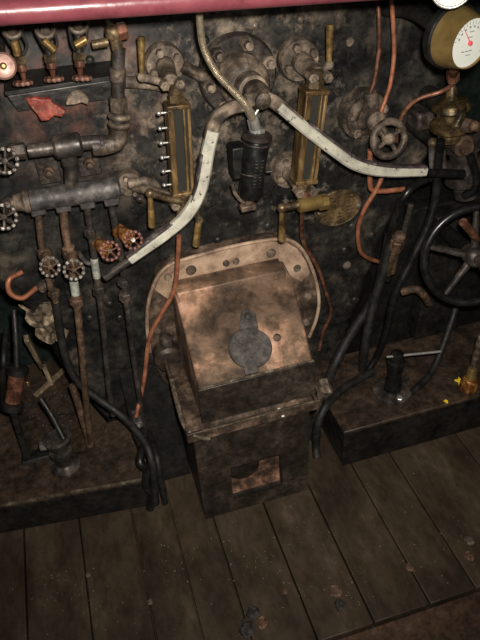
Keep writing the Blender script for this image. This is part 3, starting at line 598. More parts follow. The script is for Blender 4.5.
# ledge pipes by top flanges
pipe('cross_pipe', 'dusty horizontal pipe beside the left gauge flange', 'pipe', Q(-.03, (125, 82), (145, 83), (166, 86)), 6, 'dust')
pipe('bypass_pipe', 'dusty pipe stub between left gauge flange and lever boss', 'pipe', Q(-.03, (182, 66), (198, 74), (212, 82)), 6, 'iron')

# ------------------------------------------------------------------ braided hose + black cylinder
bc = P(253, 166, -.15)
y = -.15
jb = thing('sight_lamp', 'glossy black cylindrical lamp body hung under the braided hose, bracket behind it', 'lamp', bc)
a_, b_ = P(257, 138, y), P(250, 197, y); ax = (b_ - a_).normalized(); L = (b_ - a_).length; r = S(13, a_)
m = MB(); m.lathe(a_, ax, [(0, r * .9), (L * .05, r), (L * .93, r * .97), (L, r * .85)], 32); m.build('barrel', 'gloss', jb)
m = MB(); m.lathe(a_ - ax * .004, ax, [(-.012, r * .5), (-.008, r * 1.0), (-.004, r * 1.15), (.004, r * 1.18), (.008, r * 1.0)], 32); m.torus(a_ + ax * .012, ax, r * 1.02, .003); m.build('cap', 'darksteel', jb)
m = MB(); p = P(252, 118, y); m.cyl(p, a_ - ax * .004, r * .42, r * .5); m.hexn(a_ - ax * .025, a_ - ax * .008, r * .55); m.build('gland', 'bright', jb)
m = MB(); m.obox(P(237, 160, -.12), V((r * .55, 0, 0)), V((0, .025, 0)), V((0, 0, S(17, a_)))); m.build('bracket_box', 'soot', jb, bevel=.004)
m = MB(); m.obox(P(237, 160, -.05), V((r * .3, 0, 0)), V((0, .055, 0)), V((0, 0, S(7, a_)))); m.build('bracket_arm', 'soot', jb)
m = MB(); m.tube(Q(-.13, (232, 184), (236, 195), (246, 205)), .005, 8); m.build('bracket_wire', 'iron', jb)
m = MB(); p = P(248, 207, y); m.obox(p, V((S(8, p), 0, 0)), V((0, .012, 0)), V((0, 0, S(3, p)))); m.tube([p, b_], .01, 8, smooth=False); m.build('foot_tab', 'rim', jb, bevel=.003)
m = MB(); p = P(266, 172, y); m.cyl(p, p + V((.016, -.003, 0)), .004); m.torus(P(250, 171, y), ax, r * 1.02, .0022); m.build('clamp', 'darksteel', jb)
m = MB()
yv = OUT - ax * OUT.dot(ax); yv.normalize(); xv = ax.cross(yv)
for i in range(9):
    for j in range(2):
        t = (-.35 + .5 * j + random.uniform(-.05, .05)); c = a_ + ax * L * (.3 + .055 * i)
        d = yv * math.cos(t) + xv * math.sin(t); tang = xv * math.cos(t) - yv * math.sin(t)
        m.obox(c + d * r * .985, tang * random.uniform(.002, .0045), d * .0006, ax * .0008)
m.build('worn_label', 'steel', jb)
hs = thing('braided_hose', 'pale braided metal hose hanging from the roof to the black lamp', 'hose', P(202, 50, -.22))
pp = [P(198, -8, -.36), P(199, 10, -.34), P(203, 45, -.28), P(216, 72, -.26), P(236, 94, -.245), P(248, 108, -.22), P(255, 124, -.165)]
m = MB(); m.tube(pp, S(3.4, pp[2]), 12, 10); m.build('sheath', 'braid', hs)
q = crom(pp, 40); m = MB()
for i in range(2, len(q) - 8, 2): m.torus(q[i], q[i + 1] - q[i - 1], S(3.4, q[i]), S(.35, q[i]), 12, 5)
m.build('winding', 'braid', hs)
m = MB(); p = P(253, 117, -.18); m.tube(Q(-.18, (249, 110), (254, 120), (256, 128)), S(5, p), 10); m.tube(Q(-.19, (252, 120), (258, 110), (261, 107)), S(1.3, p), 6); m.build('taped_end', 'bright', hs)

# ------------------------------------------------------------------ oval maker plate
pc = P(338, 208, -.004)
ov = thing('oval_plate', 'oval engraved brass plate on the black backhead beside the right gauge cock', 'plate', pc)
a_, b_ = S(25, pc), S(17.5, pc) * 1.12
def oval(k, y): return [V((pc.x + a_ * k * math.cos(t) , y, pc.z + b_ * k * math.sin(t))) for t in [2 * math.pi * i / 48 for i in range(48)]]
m = MB(); m.rings([oval(1, .002), oval(1, -.006), oval(.97, -.008), oval(.93, -.007), oval(.92, -.0065)]); m.build('plate', 'oldbrass', ov)
m = MB()
for i in range(7):
    z = pc.z + b_ * (.62 - .2 * i); hw = a_ * .86 * math.sqrt(max(0, 1 - ((z - pc.z) / b_) ** 2)); xx = pc.x - hw * .8
    while xx < pc.x + hw * .8:
        w = random.uniform(.006, .016); m.obox(V((xx + w / 2, -.0075, z)), V((w / 2, 0, 0)), V((0, .0015, 0)), V((0, 0, .0022))); xx += w + .003
m.build('raised_line', 'framebrass', ov)
for dx in (-.84, .84):
    m = MB(); m.lathe(pc + V((a_ * dx, -.006, 0)), OUT, [(0, .006), (.003, .005), (.004, .001)], 10); m.build('screw', 'bright', ov)

# ------------------------------------------------------------------ right flange valve with grey handwheel
fp = P(360, 112, 0); r = S(25, fp)
cv = thing('clack_valve', 'round flanged valve with plain grey handwheel above the right white lever arm', 'valve', fp)
m = MB(); m.lathe(fp, OUT, [(-.01, r), (.02, r), (.03, r * .95), (.031, r * .8), (.04, r * .78), (.045, r * .5), (.045, .01)], 40); m.build('flange', 'iron', cv)
for a in (100, 170, 235, 300, 20):
    c = fp + V((math.cos(math.radians(a)), 0, math.sin(math.radians(a)))) * r * .7 + OUT * .035
    m = MB(); m.hexn(c, c + OUT * .02, S(5, fp)); m.sphere(c + OUT * .022, S(3.4, fp), 10); m.build('stud_nut', 'dust', cv)
m = MB(); p1 = P(366, 112, -.06); m.lathe(fp + OUT * .03, OUT, [(0, S(12, fp)), (.03, S(12, fp)), (.04, S(9, fp)), (.05, S(8, fp))], 20); m.tube([P(370, 116, -.06), P(371, 102, -.06), P(370, 92, -.06)], [S(8, fp), S(8, fp), S(6, fp)], 14); m.build('valve_body', 'iron', cv)
wc = P(389, 139, -.17)
m = MB(); m.tube([P(368, 114, -.04), wc], [S(8, wc), S(6.5, wc), S(4, wc), S(4, wc)], 14, smooth=False); m.lathe(P(373, 119, -.09), OUT, [(-.01, S(10, wc)), (.02, S(10, wc)), (.024, S(7, wc))], 20); m.build('bonnet', 'dust', cv)
x, yv_, a = frame(OUT + UP * .25)
m = MB(); m.torus(wc, a, S(17, wc), S(3.8, wc), 48, 10); w = m.build('handwheel', 'iron', cv)
m = MB()
for k in range(4):
    t = 2 * math.pi * k / 4 + .5; d = x * math.cos(t) + yv_ * math.sin(t); m.tube([wc + d * .006, wc + d * S(16, wc)], S(2.3, wc), 8, smooth=False)
m.build('spokes', 'iron', w); m = MB(); m.lathe(wc - a * .012, a, [(0, S(6, wc)), (.02, S(6, wc)), (.03, S(3.5, wc)), (.035, .001)], 14); m.build('hub', 'dust', w)

# copper pipes, right
pipe('copper_pipe', 'dull brown thin pipe dropping from the roof to the flanged valve', 'pipe', [P(377, -6, -.05)] + Q(-.06, (379, 20), (379, 50), (375, 78), (370, 94)), 2.2, 'dullcopper', 'small copper pipes')
pipe('copper_pipe', 'bright copper pipe dropping from the roof behind the grey handwheel', 'pipe', [P(391, -6, -.1)] + Q(-.1, (393, 20), (394, 55), (390, 85), (381, 112)), 2.3, 'copper', 'small copper pipes')
pipe('copper_pipe', 'pinkish copper pipe curving from the pressure gauge down to the grey handwheel', 'pipe', [P(453, 72, -.2), P(452, 84, -.19), P(440, 92, -.17), P(418, 99, -.15), P(404, 112, -.13), P(398, 128, -.12), P(396, 142, -.11)], 2.2, 'dullcopper', 'small copper pipes')
pipe('copper_pipe', 'L-shaped red copper pipe just under the right white lever arm', 'pipe', Q(-.1, (370, 150), (370, 183), (373, 190), (385, 191), (404, 189)), 2.6, 'copper', 'small copper pipes')
pipe('copper_pipe', 'loop of thin copper pipe curling down right of the oval plate', 'pipe', [P(383, 175, -.12), P(376, 190, -.12), P(364, 210, -.11), P(358, 230, -.10), P(360, 250, -.08), P(368, 258, -.06), P(380, 262, -.03)], 2.2, 'copper', 'small copper pipes')
pipe('copper_pipe', 'copper pipe from under the left lever arm running down past the hood', 'pipe', [P(179, 236, -.14), P(178, 255, -.13), P(174, 290, -.11), P(160, 316, -.1), P(149, 340, -.09), P(144, 380, -.10), P(136, 417, -.15)], 2.3, 'copper', 'small copper pipes')
pipe('copper_pipe', 'thin copper drain pipe below the right gauge cock, running down the hood flange', 'pipe', [P(302, 210, -.14), P(303, 240, -.09), P(318, 268, -.06), P(326, 292, -.06), P(331, 312, -.05), P(323, 332, -.05), P(319, 350, -.05)], 1.9, 'dullcopper', 'small copper pipes')
pipe('copper_pipe', 'short red copper loop at the left edge beside the tan rag', 'pipe', [P(22, 272, -.05), P(9, 280, -.07), P(10, 293, -.08), P(22, 298, -.08), P(34, 290, -.06), P(44, 282, -.03)], 2.6, 'copper', 'small copper pipes')

# ------------------------------------------------------------------ pressure gauges
gc = P(456, 38, -.36); ax = (R3 @ V((.44, -.54, .67))).normalized()
r = S(28, gc)
pg = thing('pressure_gauge', 'deep brass pressure gauge with white dial and red needle, top right', 'gauge', gc - ax * .06)
dep = .052
m = MB(); m.lathe(gc - ax * .035, ax, [(0, r * .8), (.006, r * 1.08), (.026, r * 1.13), (.031, r * 1.0)], 48); m.build('case', 'gloss', pg)
m = MB(); m.lathe(gc - ax * .010, ax, [(0, r * .98), (.003, r * 1.05), (.012, r * 1.03), (dep, r * .88), (dep + .004, r * .86), (dep + .004, r * .83), (dep - .002, r * .825), (dep - .006, r * .82)], 48); m.build('bezel', 'gold', pg)
fc_ = gc - ax * .010 + ax * (dep - .002); rr = r * .825
m = MB(); m.lathe(fc_ - ax * .01, ax, [(0, rr), (.010, rr), (.0102, rr * .5), (.0102, .001)], 48); dl = m.build('dial', 'dial', pg)
X_ = (R3 @ V((1, .05, 0))); X_ = (X_ - ax * X_.dot(ax)).normalized(); Y_ = ax.cross(X_).normalized()
m = MB()
for k in range(25):
    t = math.radians(225 - 270 * k / 24); d = X_ * math.cos(t) + Y_ * math.sin(t); tn = ax.cross(d)
    if 90 - 130 < math.degrees(t) < 170: m.obox(fc_ + d * rr * .82 + ax * .0006, d * rr * (.06 if k % 2 else .085), tn * rr * .008, ax * .0004)
m.build('dial_mark', 'ink', dl); m = MB()
for k in range(9):
    t = math.radians(160 - 20 * k); d = X_ * math.cos(t) + Y_ * math.sin(t); tn = ax.cross(d); m.obox(fc_ + d * rr * .66 + ax * .0006, tn * rr * .045, d * rr * .035, ax * .0003)
for (dx, dy, w) in ((.02, .46, .13), (0, .24, .1), (-.08, -.33, .30), (.02, -.5, .12)):
    for j in range(3): m.obox(fc_ + X_ * rr * (dx + (j - 1) * w * .7) + Y_ * rr * dy + ax * .0005, X_ * rr * w * .26, Y_ * rr * .018, ax * .0003)
m.build('dial_lettering', 'ink', dl)
t = math.radians(127); d = X_ * math.cos(t) + Y_ * math.sin(t); tn = ax.cross(d); nb = fc_ + ax * .003
m = MB(); m.prism([nb - d * rr * .1 - tn * rr * .022, nb - d * rr * .1 + tn * rr * .022, nb + d * rr * .80 + tn * rr * .004, nb + d * rr * .74 - tn * rr * .004], ax * .0012); m.lathe(nb - ax * .003, ax, [(0, rr * .1), (.005, rr * .1), (.006, .002)], 14); m.build('needle', 'needle', pg)
m = MB(); p = gc - ax * .02; m.tube([p, P(454, 66, -.3), P(453, 74, -.2)], .012, 12); m.hexn(P(453, 68, -.22), P(453, 80, -.2), .016); m.build('siphon', 'dullcopper', pg)
m = MB(); m.tube([gc - ax * .03, V((gc.x + .03, -.12, gc.z)), V((gc.x + .02, .02, gc.z - .02))], .016, 10); m.build('bracket', 'soot', pg)
gc2 = P(452, -15, -.42); ax2 = (CAM + V((.15, 0, -.25)) - gc2).normalized(); r2 = S(21, gc2)
pg2 = thing('cut_off_gauge', 'second white-faced gauge, mostly cut off by the top edge at right', 'gauge', gc2)
m = MB(); m.lathe(gc2 - ax2 * .05, ax2, [(0, r2 * .8), (.01, r2 * 1.05), (.05, r2 * 1.05), (.06, r2)], 40); m.build('case', 'gloss', pg2)
m = MB(); m.lathe(gc2 + ax2 * .0, ax2, [(0, r2 * .9), (.0105, r2 * .9), (.0107, .001)], 40); m.build('dial', 'dial', pg2)
m = MB(); m.torus(gc2 + ax2 * .010, ax2, r2 * .95, r2 * .07); m.build('bezel', 'bright', pg2)
m = MB(); m.tube([gc2 - ax2 * .045, V((gc2.x + .02, -.1, gc2.z)), V((gc2.x, .02, gc2.z))], .014, 10); m.build('bracket', 'soot', pg2)

# ------------------------------------------------------------------ brass steam valve cluster below the gauge
c = P(452, 112, -.14)
bv = thing('steam_valve', 'big dirty brass valve with ribbed body below the pressure gauge', 'valve', c)
m = MB(); a_, b_ = P(452, 92, -.14), P(449, 140, -.14); ax = (b_ - a_).normalized(); L = (b_ - a_).length
m.lathe(a_, ax, [(-.02, .008), (0, .016), (L * .12, .018), (L * .2, .045), (L * .32, .05), (L * .4, .034), (L * .55, .036), (L * .62, .052), (L * .75, .052), (L * .85, .03), (L, .03)], 24); m.build('valve_body', 'darkbrass', bv)
m = MB(); m.hexn(P(452, 100, -.14), P(451, 107, -.14), .03); m.build('bonnet_nut', 'framebrass', bv)
m = MB(); m.tube(Q(-.2, (460, 102), (462, 112), (456, 126)), .012, 10); m.build('side_arm', 'darkbrass', bv)
m = MB(); m.tube([P(454, 122, -.17), P(470, 126, -.2), P(478, 127, -.22)], [.02, .018, .012], 12); m.sphere(P(474, 126, -.24), .014); m.build('outlet', 'rust', bv)
m = MB(); m.cyl(c, V((c.x + .03, .56, c.z)), .03); m.build('stem', 'soot', bv)
o = MB(); p = P(420, 118, -.04); o.obox(p, V((S(9, p), 0, 0)), V((0, .035, 0)), V((0, 0, S(9, p)))); o = o.build('junction_block', 'darksteel', loc=p, bevel=.008); tag(o, 'dark square block on the backhead between grey handwheel and brass valve', 'block')
# injector body right of lever grip
p = P(465, 160, -.06)
iv = thing('injector_body', 'dark iron injector body at the right edge behind the lever grip', 'injector', p)
m = MB(); m.lathe(P(462, 128, -.06), P(466, 200, -.06) - P(462, 128, -.06), [(0, .03), (.02, .055), (.06, .055), (.07, .04), (.11, .04), (.12, .06), (.17, .06), (.19, .035), (.23, .035)], 24); m.build('body', 'darksteel', iv)
m = MB(); m.lathe(P(462, 145, -.12), OUT, [(-.06, .03), (.01, .03), (.014, .02), (.03, .018)], 18); m.build('inspection_cap', 'rust', iv)
m = MB(); m.tube([P(470, 155, -.12), P(476, 175, -.12), P(474, 190, -.12), P(464, 196, -.1)], .012, 10); m.build('branch_pipe', 'gloss', iv)
m = MB(); m.cyl(P(465, 150, -.06), V((p.x, .56, p.z)), .03); m.build('mount', 'soot', iv)
t = thing('valve_spindle', 'twin dark steel spindles with a brass tipped end left of the injector', 'spindle', P(434, 150, -.14))
for k, (u, v0, v1) in enumerate([(431, 140, 168), (436, 146, 170), (443, 150, 172)]):
    m = MB(); m.cyl(P(u, v0, -.14), P(u + 1, v1, -.14), S(2.6, p)); m.build('rod', 'steel' if k == 0 else 'darksteel', t)
m = MB(); q = P(433, 143, -.14); m.sphere(q, S(5.5, q)); m.build('tip', 'oldbrass', t); m = MB(); m.cyl(q, V((q.x, .05, q.z)), .012); m.build('stay', 'soot', t)

# ------------------------------------------------------------------ black pipes on the right
pipe('black_pipe', 'long shiny black pipe bending from the injector down to the low box', 'pipe', [P(441, 140, -.17), P(438, 165, -.16), P(435, 200, -.16), P(426, 230, -.17), P(409, 265, -.18), P(394, 297, -.19), P(387, 330, -.17), P(378, 354, -.13), PZ(368, 371, .181)], 4.0, 'gloss', 'black pipes at the right')
pipe('black_pipe', 'short black bent pipe crossing under the lever grip, silvery on top', 'pipe', [P(430, 178, -.13), P(418, 183, -.14), P(406, 194, -.15), P(398, 210, -.14), P(391, 240, -.10), P(388, 280, -.08)], 4.2, 'gloss', 'black pipes at the right')
pipe('black_pipe', 'thick dull black pipe slanting down to the dusty nut right of the hood', 'pipe', [P(390, 235, -.06), P(384, 265, -.06), P(374, 298, -.06), P(350, 335, -.07), P(336, 362, -.10), P(327, 382, -.15)], 5, 'rubber', 'black pipes at the right')
pipe('black_pipe', 'dull black pipe between the slanting one and the shiny one', 'pipe', [P(396, 215, -.09), P(386, 262, -.1), P(373, 305, -.11), P(366, 340, -.13), PZ(362, 370, .181)], 4.6, 'rubber', 'black pipes at the right')
pipe('black_hose', 'thick black hose crossing low beside the chute to the floor', 'hose', [PZ(374, 371, .20), PZ(352, 383, .20), PZ(337, 394, .20), P(324, 409, -.26), P(317, 428, -.28), P(316, 446, -.28), PZ(317, 458, .02)], 4.2, 'rubber')
m = MB(); p = P(324, 387, -.17); tt = thing('pipe_union', 'dusty hexagon nut where the slanting pipe meets the hood side', 'nut', p)
m.hexn(p + V((.0, .02, .01)), p + V((-.005, -.03, -.01)), S(8, p)); m.build('nut', 'dust', tt); m = MB(); m.tube([p, P(319, 400, -.19), P(315, 420, -.2)], S(4, p), 10); m.build('tail', 'iron', tt)
t = thing('brass_cock', 'small rusty cock with thin upright rod beside the shiny black pipe', 'cock', P(398, 236, -.13))
m = MB(); m.cyl(P(411, 204, -.15), P(403, 235, -.13), S(2.6, p)); m.build('rod', 'darksteel', t)
m = MB(); q = P(399, 237, -.13); m.sphere(q, S(7, q)); m.hexn(P(398, 240, -.13), P(396, 250, -.12), S(7, q)); m.tube([P(396, 250, -.12), P(392, 272, -.1)], S(4, q), 10, smooth=False); m.build('cock_body', 'rust', t)
m = MB(); m.tube([q, P(391, 262, -.12), P(388, 274, -.1)], S(3, q), 10); m.build('nipple', 'oldbrass', t)
pipe('bent_pipe', 'brown bent stub pipe behind the big wheel, low at the right', 'pipe', [P(402, 292, -.12), P(414, 289, -.14), P(422, 293, -.15), P(429, 303, -.14)], 4, 'rust')

# ------------------------------------------------------------------ big reverser wheel
wc = P(474, 256, -.30); ax = ((CAM - wc).normalized() * .55 + OUT * .75).normalized(); Rw = S(50, wc)
rv = thing('reverser_wheel', 'large black spoked reversing wheel cut by the right edge', 'wheel', wc)
m = MB(); m.torus(wc, ax, Rw, S(4.4, wc), 72, 12); w = m.build('rim', 'gloss', rv)
x, yv_, a = frame(ax)
for k in range(5):
    t = math.radians(72 * k + 20); d = x * math.cos(t) + yv_ * math.sin(t)
    m = MB(); m.tube([wc + d * .015, wc + d * Rw * .97], [.012, .009, .008], 10, smooth=False); m.build('spoke', 'darksteel', rv)
m = MB(); m.lathe(wc - a * .03, a, [(0, .028), (.045, .03), (.055, .024), (.06, .012), (.07, .012)], 20); m.build('hub', 'darksteel', rv)
hp = wc + (P(466, 226, -.30) - wc); m = MB(); m.tube([P(463, 222, -.33), P(474, 235, -.31)], [S(4, wc), S(5, wc), S(4, wc)], 12, smooth=False); m.lathe(P(474, 235, -.31), P(478, 240, -.305) - P(474, 235, -.31), [(0, .01), (.03, .008)], 10); m.build('handle', 'dullcopper', rv)
m = MB(); m.cyl(wc, wc - a * .33, .022); m.build('shaft', 'soot', rv)
m = MB(); q = wc - a * .3; m.hexa([V((q.x - .05, q.y - .02, .176)), V((q.x + .12, q.y - .02, .176)), V((q.x + .12, q.y + .06, .176)), V((q.x - .05, q.y + .06, .176)), V((q.x - .03, q.y - .02, q.z + .05)), V((q.x + .05, q.y - .02, q.z + .05)), V((q.x + .05, q.y + .06, q.z + .05)), V((q.x - .03, q.y + .06, q.z + .05))]); m.build('pedestal', 'soot', rv, bevel=.004)

# ------------------------------------------------------------------ on the right box
zb = .175
p = PZ(392, 392, zb); p.y = max(min(p.y, -.08), -.3)
dv = thing('deck_valve', 'black valve on a round flange atop the low box, steel tommy bar through its head', 'valve', p)
m = MB(); m.lathe(p, UP, [(0, S(19, p)), (.010, S(19, p)), (.014, S(16, p)), (.015, S(8, p))], 32); m.build('flange', 'darksteel', dv)
m = MB(); m.lathe(p, UP + V((.02, .0, 0)), [(.01, S(8.5, p)), (.06, S(8, p)), (.07, S(6.5, p)), (.12, S(8, p)), (.135, S(9, p)), (.14, S(6, p)), (.17, S(6, p)), (.175, S(4, p))], 24); m.build('body', 'gloss', dv)
m = MB(); hd = p + UP * .16; a_ = hd + V((-.035, -.0, .006)); b_ = hd + V((.14, -.03, .0)); m.cyl(a_, b_, .0042); m.build('tommy_bar', 'bright', dv)
m = MB(); q = p + V((0, -S(15, p), .012)); m.hexn(q, q + UP * .01, .011); m.build('bolt', 'bright', dv)
m = MB(); q = p + V((.06, .03, 0)); m.lathe(q, UP, [(0, .02), (.008, .02), (.01, .012), (.018, .012)], 14); o = m.build('plug', 'darksteel', loc=q); tag(o, 'small round plug on the low box just right of the black valve', 'plug')
pp = [P(458, 300, -.1), P(450, 326, -.14), P(437, 361, -.2), P(427, 378, -.24), PZ(411, 393, zb + .007)]
pipe('black_hose', 'thin black hose curving down behind the tommy bar onto the low box', 'hose', pp, 3.4, 'rubber')
pc_ = PZ(468, 388, zb)
t = thing('copper_nozzle', 'orange copper cup with brass thread and rod at the right edge of the low box', 'nozzle', pc_)
u_ = (P(480, 340, pc_.y - .02) - pc_).normalized()
m = MB(); m.lathe(pc_, u_, [(0, S(7, pc_)), (.004, S(9, pc_)), (.04, S(8.5, pc_)), (.05, S(6, pc_))], 20); m.build('cup', 'orange', t)
m = MB(); q0 = pc_ + u_ * .048
prof = []
for k in range(10): prof += [(k * .006, S(4.8 if k % 2 == 0 else 3.6, pc_))]
m.lathe(q0, u_, prof, 14); m.build('thread', 'gold', t)
m = MB(); m.cyl(q0 + u_ * .05, q0 + u_ * .2, S(3.2, pc_)); m.build('rod', 'iron', t)
for k, (u, v, r_) in enumerate([(460, 382, 5), (446, 402, 2.2)]):
    q = PZ(u, v, zb + .002); rr_ = S(r_, q); m = MB(); o_ = []
    for j in range(10): t_ = 2 * math.pi * j / 10; rad = rr_ * (1 if j % 2 == 0 else .45); o_.append(q + V((math.cos(t_) * rad, math.sin(t_) * rad * 1.2, 0)))
    m.prism(o_, V((0, 0, .006))); o = m.build('wax_splash', 'yellow', loc=q); tag(o, ['star-shaped yellow fleck beside the copper cup on the low box', 'tiny yellow dot near the front edge of the low box'][k], 'fleck')
pipe('deck_rod', 'thin dark rod leaning across the low box behind the copper cup', 'rod', [P(436, 322, -.02), P(458, 340, -.06), PZ(478, 366, zb + .003)], 2.2, 'darksteel')

# ------------------------------------------------------------------ left clutter
pipe('black_hose', 'long black hose sweeping from the left pipes down to the step end and the floor', 'hose', [P(56, 302, -.1), P(60, 330, -.1), P(66, 358, -.1), P(78, 382, -.11), P(100, 400, -.13), P(122, 416, -.17), P(142, 438, -.25), P(152, 462, -.315), P(156, 503, -.325)], 3.8, 'rubber')
pipe('black_hose', 'thin black cable dropping from behind the copper pipe end to the floor', 'hose', [P(140, 405, -.04), P(148, 430, -.12), P(156, 455, -.28), P(161, 480, -.315), P(165, 503, -.32)], 3.2, 'rubber')
pipe('black_hose', 'knotted short black hose hanging over the right end of the left step', 'hose', [P(136, 432, -.2), P(142, 448, -.26), P(140, 462, -.3), P(147, 470, -.31), P(146, 484, -.315), P(153, 496, -.32), P(150, 508, -.315)], 4.5, 'gloss')
m = MB(); p = P(137, 419, -.135); o = thing('pipe_clip', 'small steel clip at the lower end of the long copper pipe', 'clip', p)
m.obox(p, V((.014, 0, 0)), V((0, .03, 0)), V((0, 0, .012))); m.build('clip_plate', 'steel', o, bevel=.003); m = MB(); m.lathe(p + OUT * .03, OUT, [(0, .006), (.006, .005)], 8); m.build('clip_screw', 'bright', o)

# rag (crumpled cloth)
rc = P(44, 318, -.03)
m = MB(); n1, n2 = 26, 16
for i in range(n1 + 1):
    for j in range(n2 + 1):
        s, t = i / n1 - .5, j / n2 - .5
        a = 2.2 * t; fold = .014 * math.sin(11 * s + 5 * t + 2 * math.sin(7 * t)) + .009 * math.sin(23 * s - 13 * t)
        m.v.append(rc + V((t * .075 + .03 * s + .006 * math.sin(15 * s), -.028 + .02 * (2 * t) ** 2 - fold * 1.3, -s * .125 - .012 * math.cos(4 * t) + fold * .4)))
for i in range(n1):
    for j in range(n2):
        k = i * (n2 + 1) + j; m.f.append((k, k + 1, k + n2 + 2, k + n2 + 1))
o = m.build('rag', 'rag', loc=rc)
md = o.modifiers.new('thick', 'SOLIDIFY'); md.thickness = .004; md = o.modifiers.new('sub', 'SUBSURF'); md.levels = md.render_levels = 1
tag(o, 'crumpled greasy tan rag stuffed behind the left pipes', 'rag')
p = P(42, 298, -.02); o = thing('rag_hook', 'dusty iron nozzle pointing at the tan rag from the pipe above', 'nozzle', p)
m = MB(); m.cyl(P(52, 280, -.06), P(40, 288, -.05), S(4, p), S(6, p)); m.build('nozzle', 'iron', o); m = MB(); m.cyl(P(46, 284, -.05), V((P(46, 284, 0).x, .01, P(46, 284, 0).z)), .01); m.build('stem', 'soot', o)
for k, (a_, b_, lab) in enumerate([((26, 338), (42, 366), 'upper pale wooden stick leaning among the clutter at left'), ((66, 368), (35, 396), 'lower pale wooden stick lying on the left step behind the standing valve'), ((44, 366), (52, 384), 'short stub of wood between the two pale sticks')]):
    z1 = .14; p2 = PZ(*b_, .136); p1 = P(*a_, min(p2.y + .03, .25)) if k != 1 else PZ(*a_, .15)
    ax = (p2 - p1).normalized(); x, yv_, _ = frame(ax)
    m = MB(); w = S([4, 2.6, 3.4][k], p1); m.obox((p1 + p2) / 2, x * w, yv_ * w * .6, ax * ((p1 - p2).length / 2)); o = m.build('wood_stick', 'wood', loc=(p1 + p2) / 2, bevel=.002); tag(o, lab, 'stick', 'kindling sticks on the left step')

# injector / standing valve on left step
zs = .13
p = PZ(66, 466, zs)
sv = thing('standing_valve', 'greasy dark valve on a round base standing on the left step', 'valve', p)
m = MB(); m.lathe(p, UP, [(0, S(15, p)), (.008, S(15, p)), (.014, S(10, p)), (.02, S(8, p)), (.05, S(7.5, p)), (.06, S(9, p)), (.066, S(11.5, p)), (.078, S(11.5, p)), (.082, S(8, p)), (.1, S(8, p))], 28); m.build('body', 'darksteel', sv)
q = p + UP * .1; m = MB(); m.lathe(q, UP, [(0, S(10, p)), (.008, S(12, p)), (.03, S(13.5, p)), (.034, S(11, p)), (.02, S(9.5, p)), (.018, .002)], 24); m.build('cup', 'darksteel', sv)
m = MB(); m.hexn(q + V((-.03, 0, .01)), q + V((-.055, -.0, .012)), .016); m.build('side_nut', 'steel', sv)
m = MB(); m.tube([q + V((.02, 0, .02)), q + V((.0, .05, .08)), q + V((-.02, .09, .12))], .009, 10); m.build('feed_pipe', 'soot', sv)
p = PZ(28, 460, zs)
lv = thing('foot_lever', 'black articulated lever with a rusty sleeve standing at the left edge of the step', 'lever', p)
m = MB(); m.hexa([p + V(q) for q in ((-.02, -.02, 0), (.075, -.02, 0), (.075, .03, 0), (-.02, .03, 0), (-.015, -.015, .012), (.07, -.015, .012), (.07, .025, .012), (-.015, .025, .012))]); m.build('foot', 'soot', lv, bevel=.002)
t1 = P(12, 408, p.y + .03); m = MB(); m.bar([p + UP * .008, (p + t1) / 2, t1], [.022, .022, .02], .012); m.build('shank', 'soot', lv)
t2 = P(17, 372, p.y + .06); m = MB(); m.cyl(t1 + (t2 - t1) * .15, t2 + (t2 - t1) * .1, .024); m.build('sleeve', 'dullcopper', lv)
for f_ in (.05, 1.05):
    m = MB(); c = t1 + (t2 - t1) * f_; x, yv_, a = frame(t2 - t1); m.lathe(c - a * .012, a, [(0, .028), (.004, .034), (.02, .034), (.024, .028)], 18); m.build('collar', 'soot', lv)
m = MB(); m.tube([t2, P(16, 340, p.y + .1), P(14, 310, p.y + .15)], .009, 10); m.build('upper_rod', 'soot', lv)
pipe('dark_rod', 'upright dark rod near the left edge in front of the green sheet', 'rod', [PZ(3, 408, zs + .004), P(3, 370, .0), P(6, 330, .1)], 3, 'soot')
pipe('rusty_pipe', 'rusty short pipe slanting between the hose and second drop pipe near the step', 'pipe', [P(72, 385, -.06), P(80, 410, -.08), PZ(90, 446, zs + .008)], 3.6, 'rust')
p = PZ(28, 384, zs + .005); o = MB().sphere(p, .009, 10, (.8, .8, 1.4)).build('brass_bead', 'gold', loc=p); tag(o, 'tiny bright yellow bead by the pale sticks', 'bead')
# oily waste: uncountable coal dust and scraps on the left step beneath the clutter
m = MB()
for k in range(160):
    u, v = random.gauss(48, 26), random.gauss(405, 22)
    p = PZ(u, v, zs)
    if p.y > .3 or p.y < -.2 or p.x > .0 or (p.y > -.03 and p.x > -.16): continue
    r = random.uniform(.002, .007); m.sphere(p + UP * r * .4, r, 6, (random.uniform(.7, 1.4), random.uniform(.7, 1.4), random.uniform(.5, 1)))
o = m.build('coal_dust', 'coal', smooth=False); tag(o, 'coal dust and small scraps strewn over the back of the left step', 'coal dust'); o['kind'] = 'stuff'

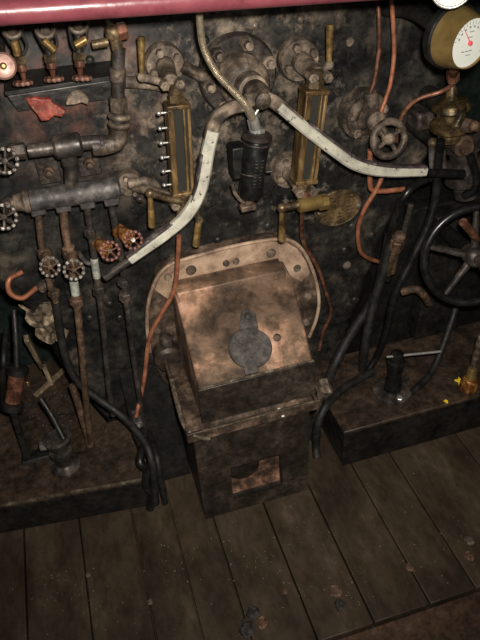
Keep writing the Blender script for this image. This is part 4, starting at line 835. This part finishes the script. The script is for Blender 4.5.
# ------------------------------------------------------------------ scraps on the floor
def lump(name, u, v, rpx, mt, lab, cat, sq=(1, 1, .6), group=None, z=0.0):
    c = PZ(u, v, z); r = S(rpx, c); m = MB(); m.sphere(c + UP * r * sq[2] * .8, r, 10, sq)
    m.v = [q + V((random.uniform(-1, 1), random.uniform(-1, 1), random.uniform(-.5, .5))) * r * .22 for q in m.v]
    return tag(m.build(name, mt, loc=c, smooth=False), lab, cat, group)
for a in [('coal_lump', 253, 613, 6, 'coal', 'dark coal lump with pale top, farthest of the three near the bottom centre'),
          ('coal_lump', 262, 624, 5, 'debris', 'rusty brown lump at bottom centre, right of the dark ones'),
          ('coal_lump', 246, 629, 7, 'coal', 'black coal lump at the bottom centre, nearest the viewer'),
          ('coal_lump', 336, 592, 5, 'debris', 'brown cinder beside a plank gap, lower right of centre'),
          ('coal_lump', 340, 606, 5, 'coal', 'dark cinder with bright fleck at the plank end, lower right'),
          ('coal_lump', 469, 541, 4, 'dust', 'upper pale pebble on the floor near the right edge'),
          ('coal_lump', 469, 557, 4, 'debris', 'lower rust-tinted pebble on the floor near the right edge'),
          ('coal_lump', 409, 568, 3.4, 'debris', 'orange scrap on the planks at lower right'),
          ('coal_lump', 150, 602, 2.6, 'dust', 'small pale crumb on the plank gap at lower left'),
          ('coal_lump', 88, 575, 2.2, 'dust', 'small pale crumb on the left floor planks'),
          ('coal_lump', 285, 592, 2.2, 'debris', 'small crumb alone on the centre planks')]:
    lump(*a, 'crumb' if 'crumb' in a[5] or 'pebble' in a[5] or 'scrap' in a[5] else 'coal', (1.1, 1.3, .4), 'coal and scraps on the floor')

m = MB()
for k in range(300):
    u, v = random.uniform(0, 480), random.uniform(440, 638)
    if random.random() < .5: u, v = random.choice([(50, 572), (330, 600), (255, 560), (440, 540), (300, 520), (180, 560)]); u += random.gauss(0, 26); v += random.gauss(0, 16)
    p = PZ(u, v, .0)
    if p.y > -.43 or p.y < FY + .01: continue
    r = random.uniform(.0007, .0018); m.sphere(p + UP * r * .5, r, 5, (random.uniform(.7, 1.6), random.uniform(.7, 1.6), .5))
o = m.build('floor_grit', 'grit', smooth=False); tag(o, 'fine pale grit and ash crumbs scattered over the floor planks', 'grit'); o['kind'] = 'stuff'

# ------------------------------------------------------------------ light
def light(name, kind, loc, energy, size, col, target=None, **kw):
    l = bpy.data.lights.new(name, kind); l.energy = energy; l.color = col
    o = bpy.data.objects.new(name, l); COL.objects.link(o); o.location = loc
    if kind == 'SPOT': l.shadow_soft_size = size; l.spot_size = kw['angle']; l.spot_blend = 1.0
    elif kind == 'AREA': l.size = size
    else: l.shadow_soft_size = size
    if target is not None: o.rotation_euler = (target - loc).to_track_quat('-Z', 'Y').to_euler()
    return o
fpos = CAM + R3 @ V((.035, .06, .0))
light('camera_flash', 'SPOT', fpos, 190, .02, (1, .94, .85), P(235, 240, 0), angle=math.radians(100))
w = bpy.data.worlds.new('cab_gloom'); w.use_nodes = True; sc.world = w
w.node_tree.nodes['Background'].inputs['Color'].default_value = (1, .95, .88, 1); w.node_tree.nodes['Background'].inputs['Strength'].default_value = .12
sc.view_settings.view_transform = 'Standard'; sc.view_settings.look = 'None'; sc.view_settings.exposure = 0.0; sc.view_settings.gamma = 1.0
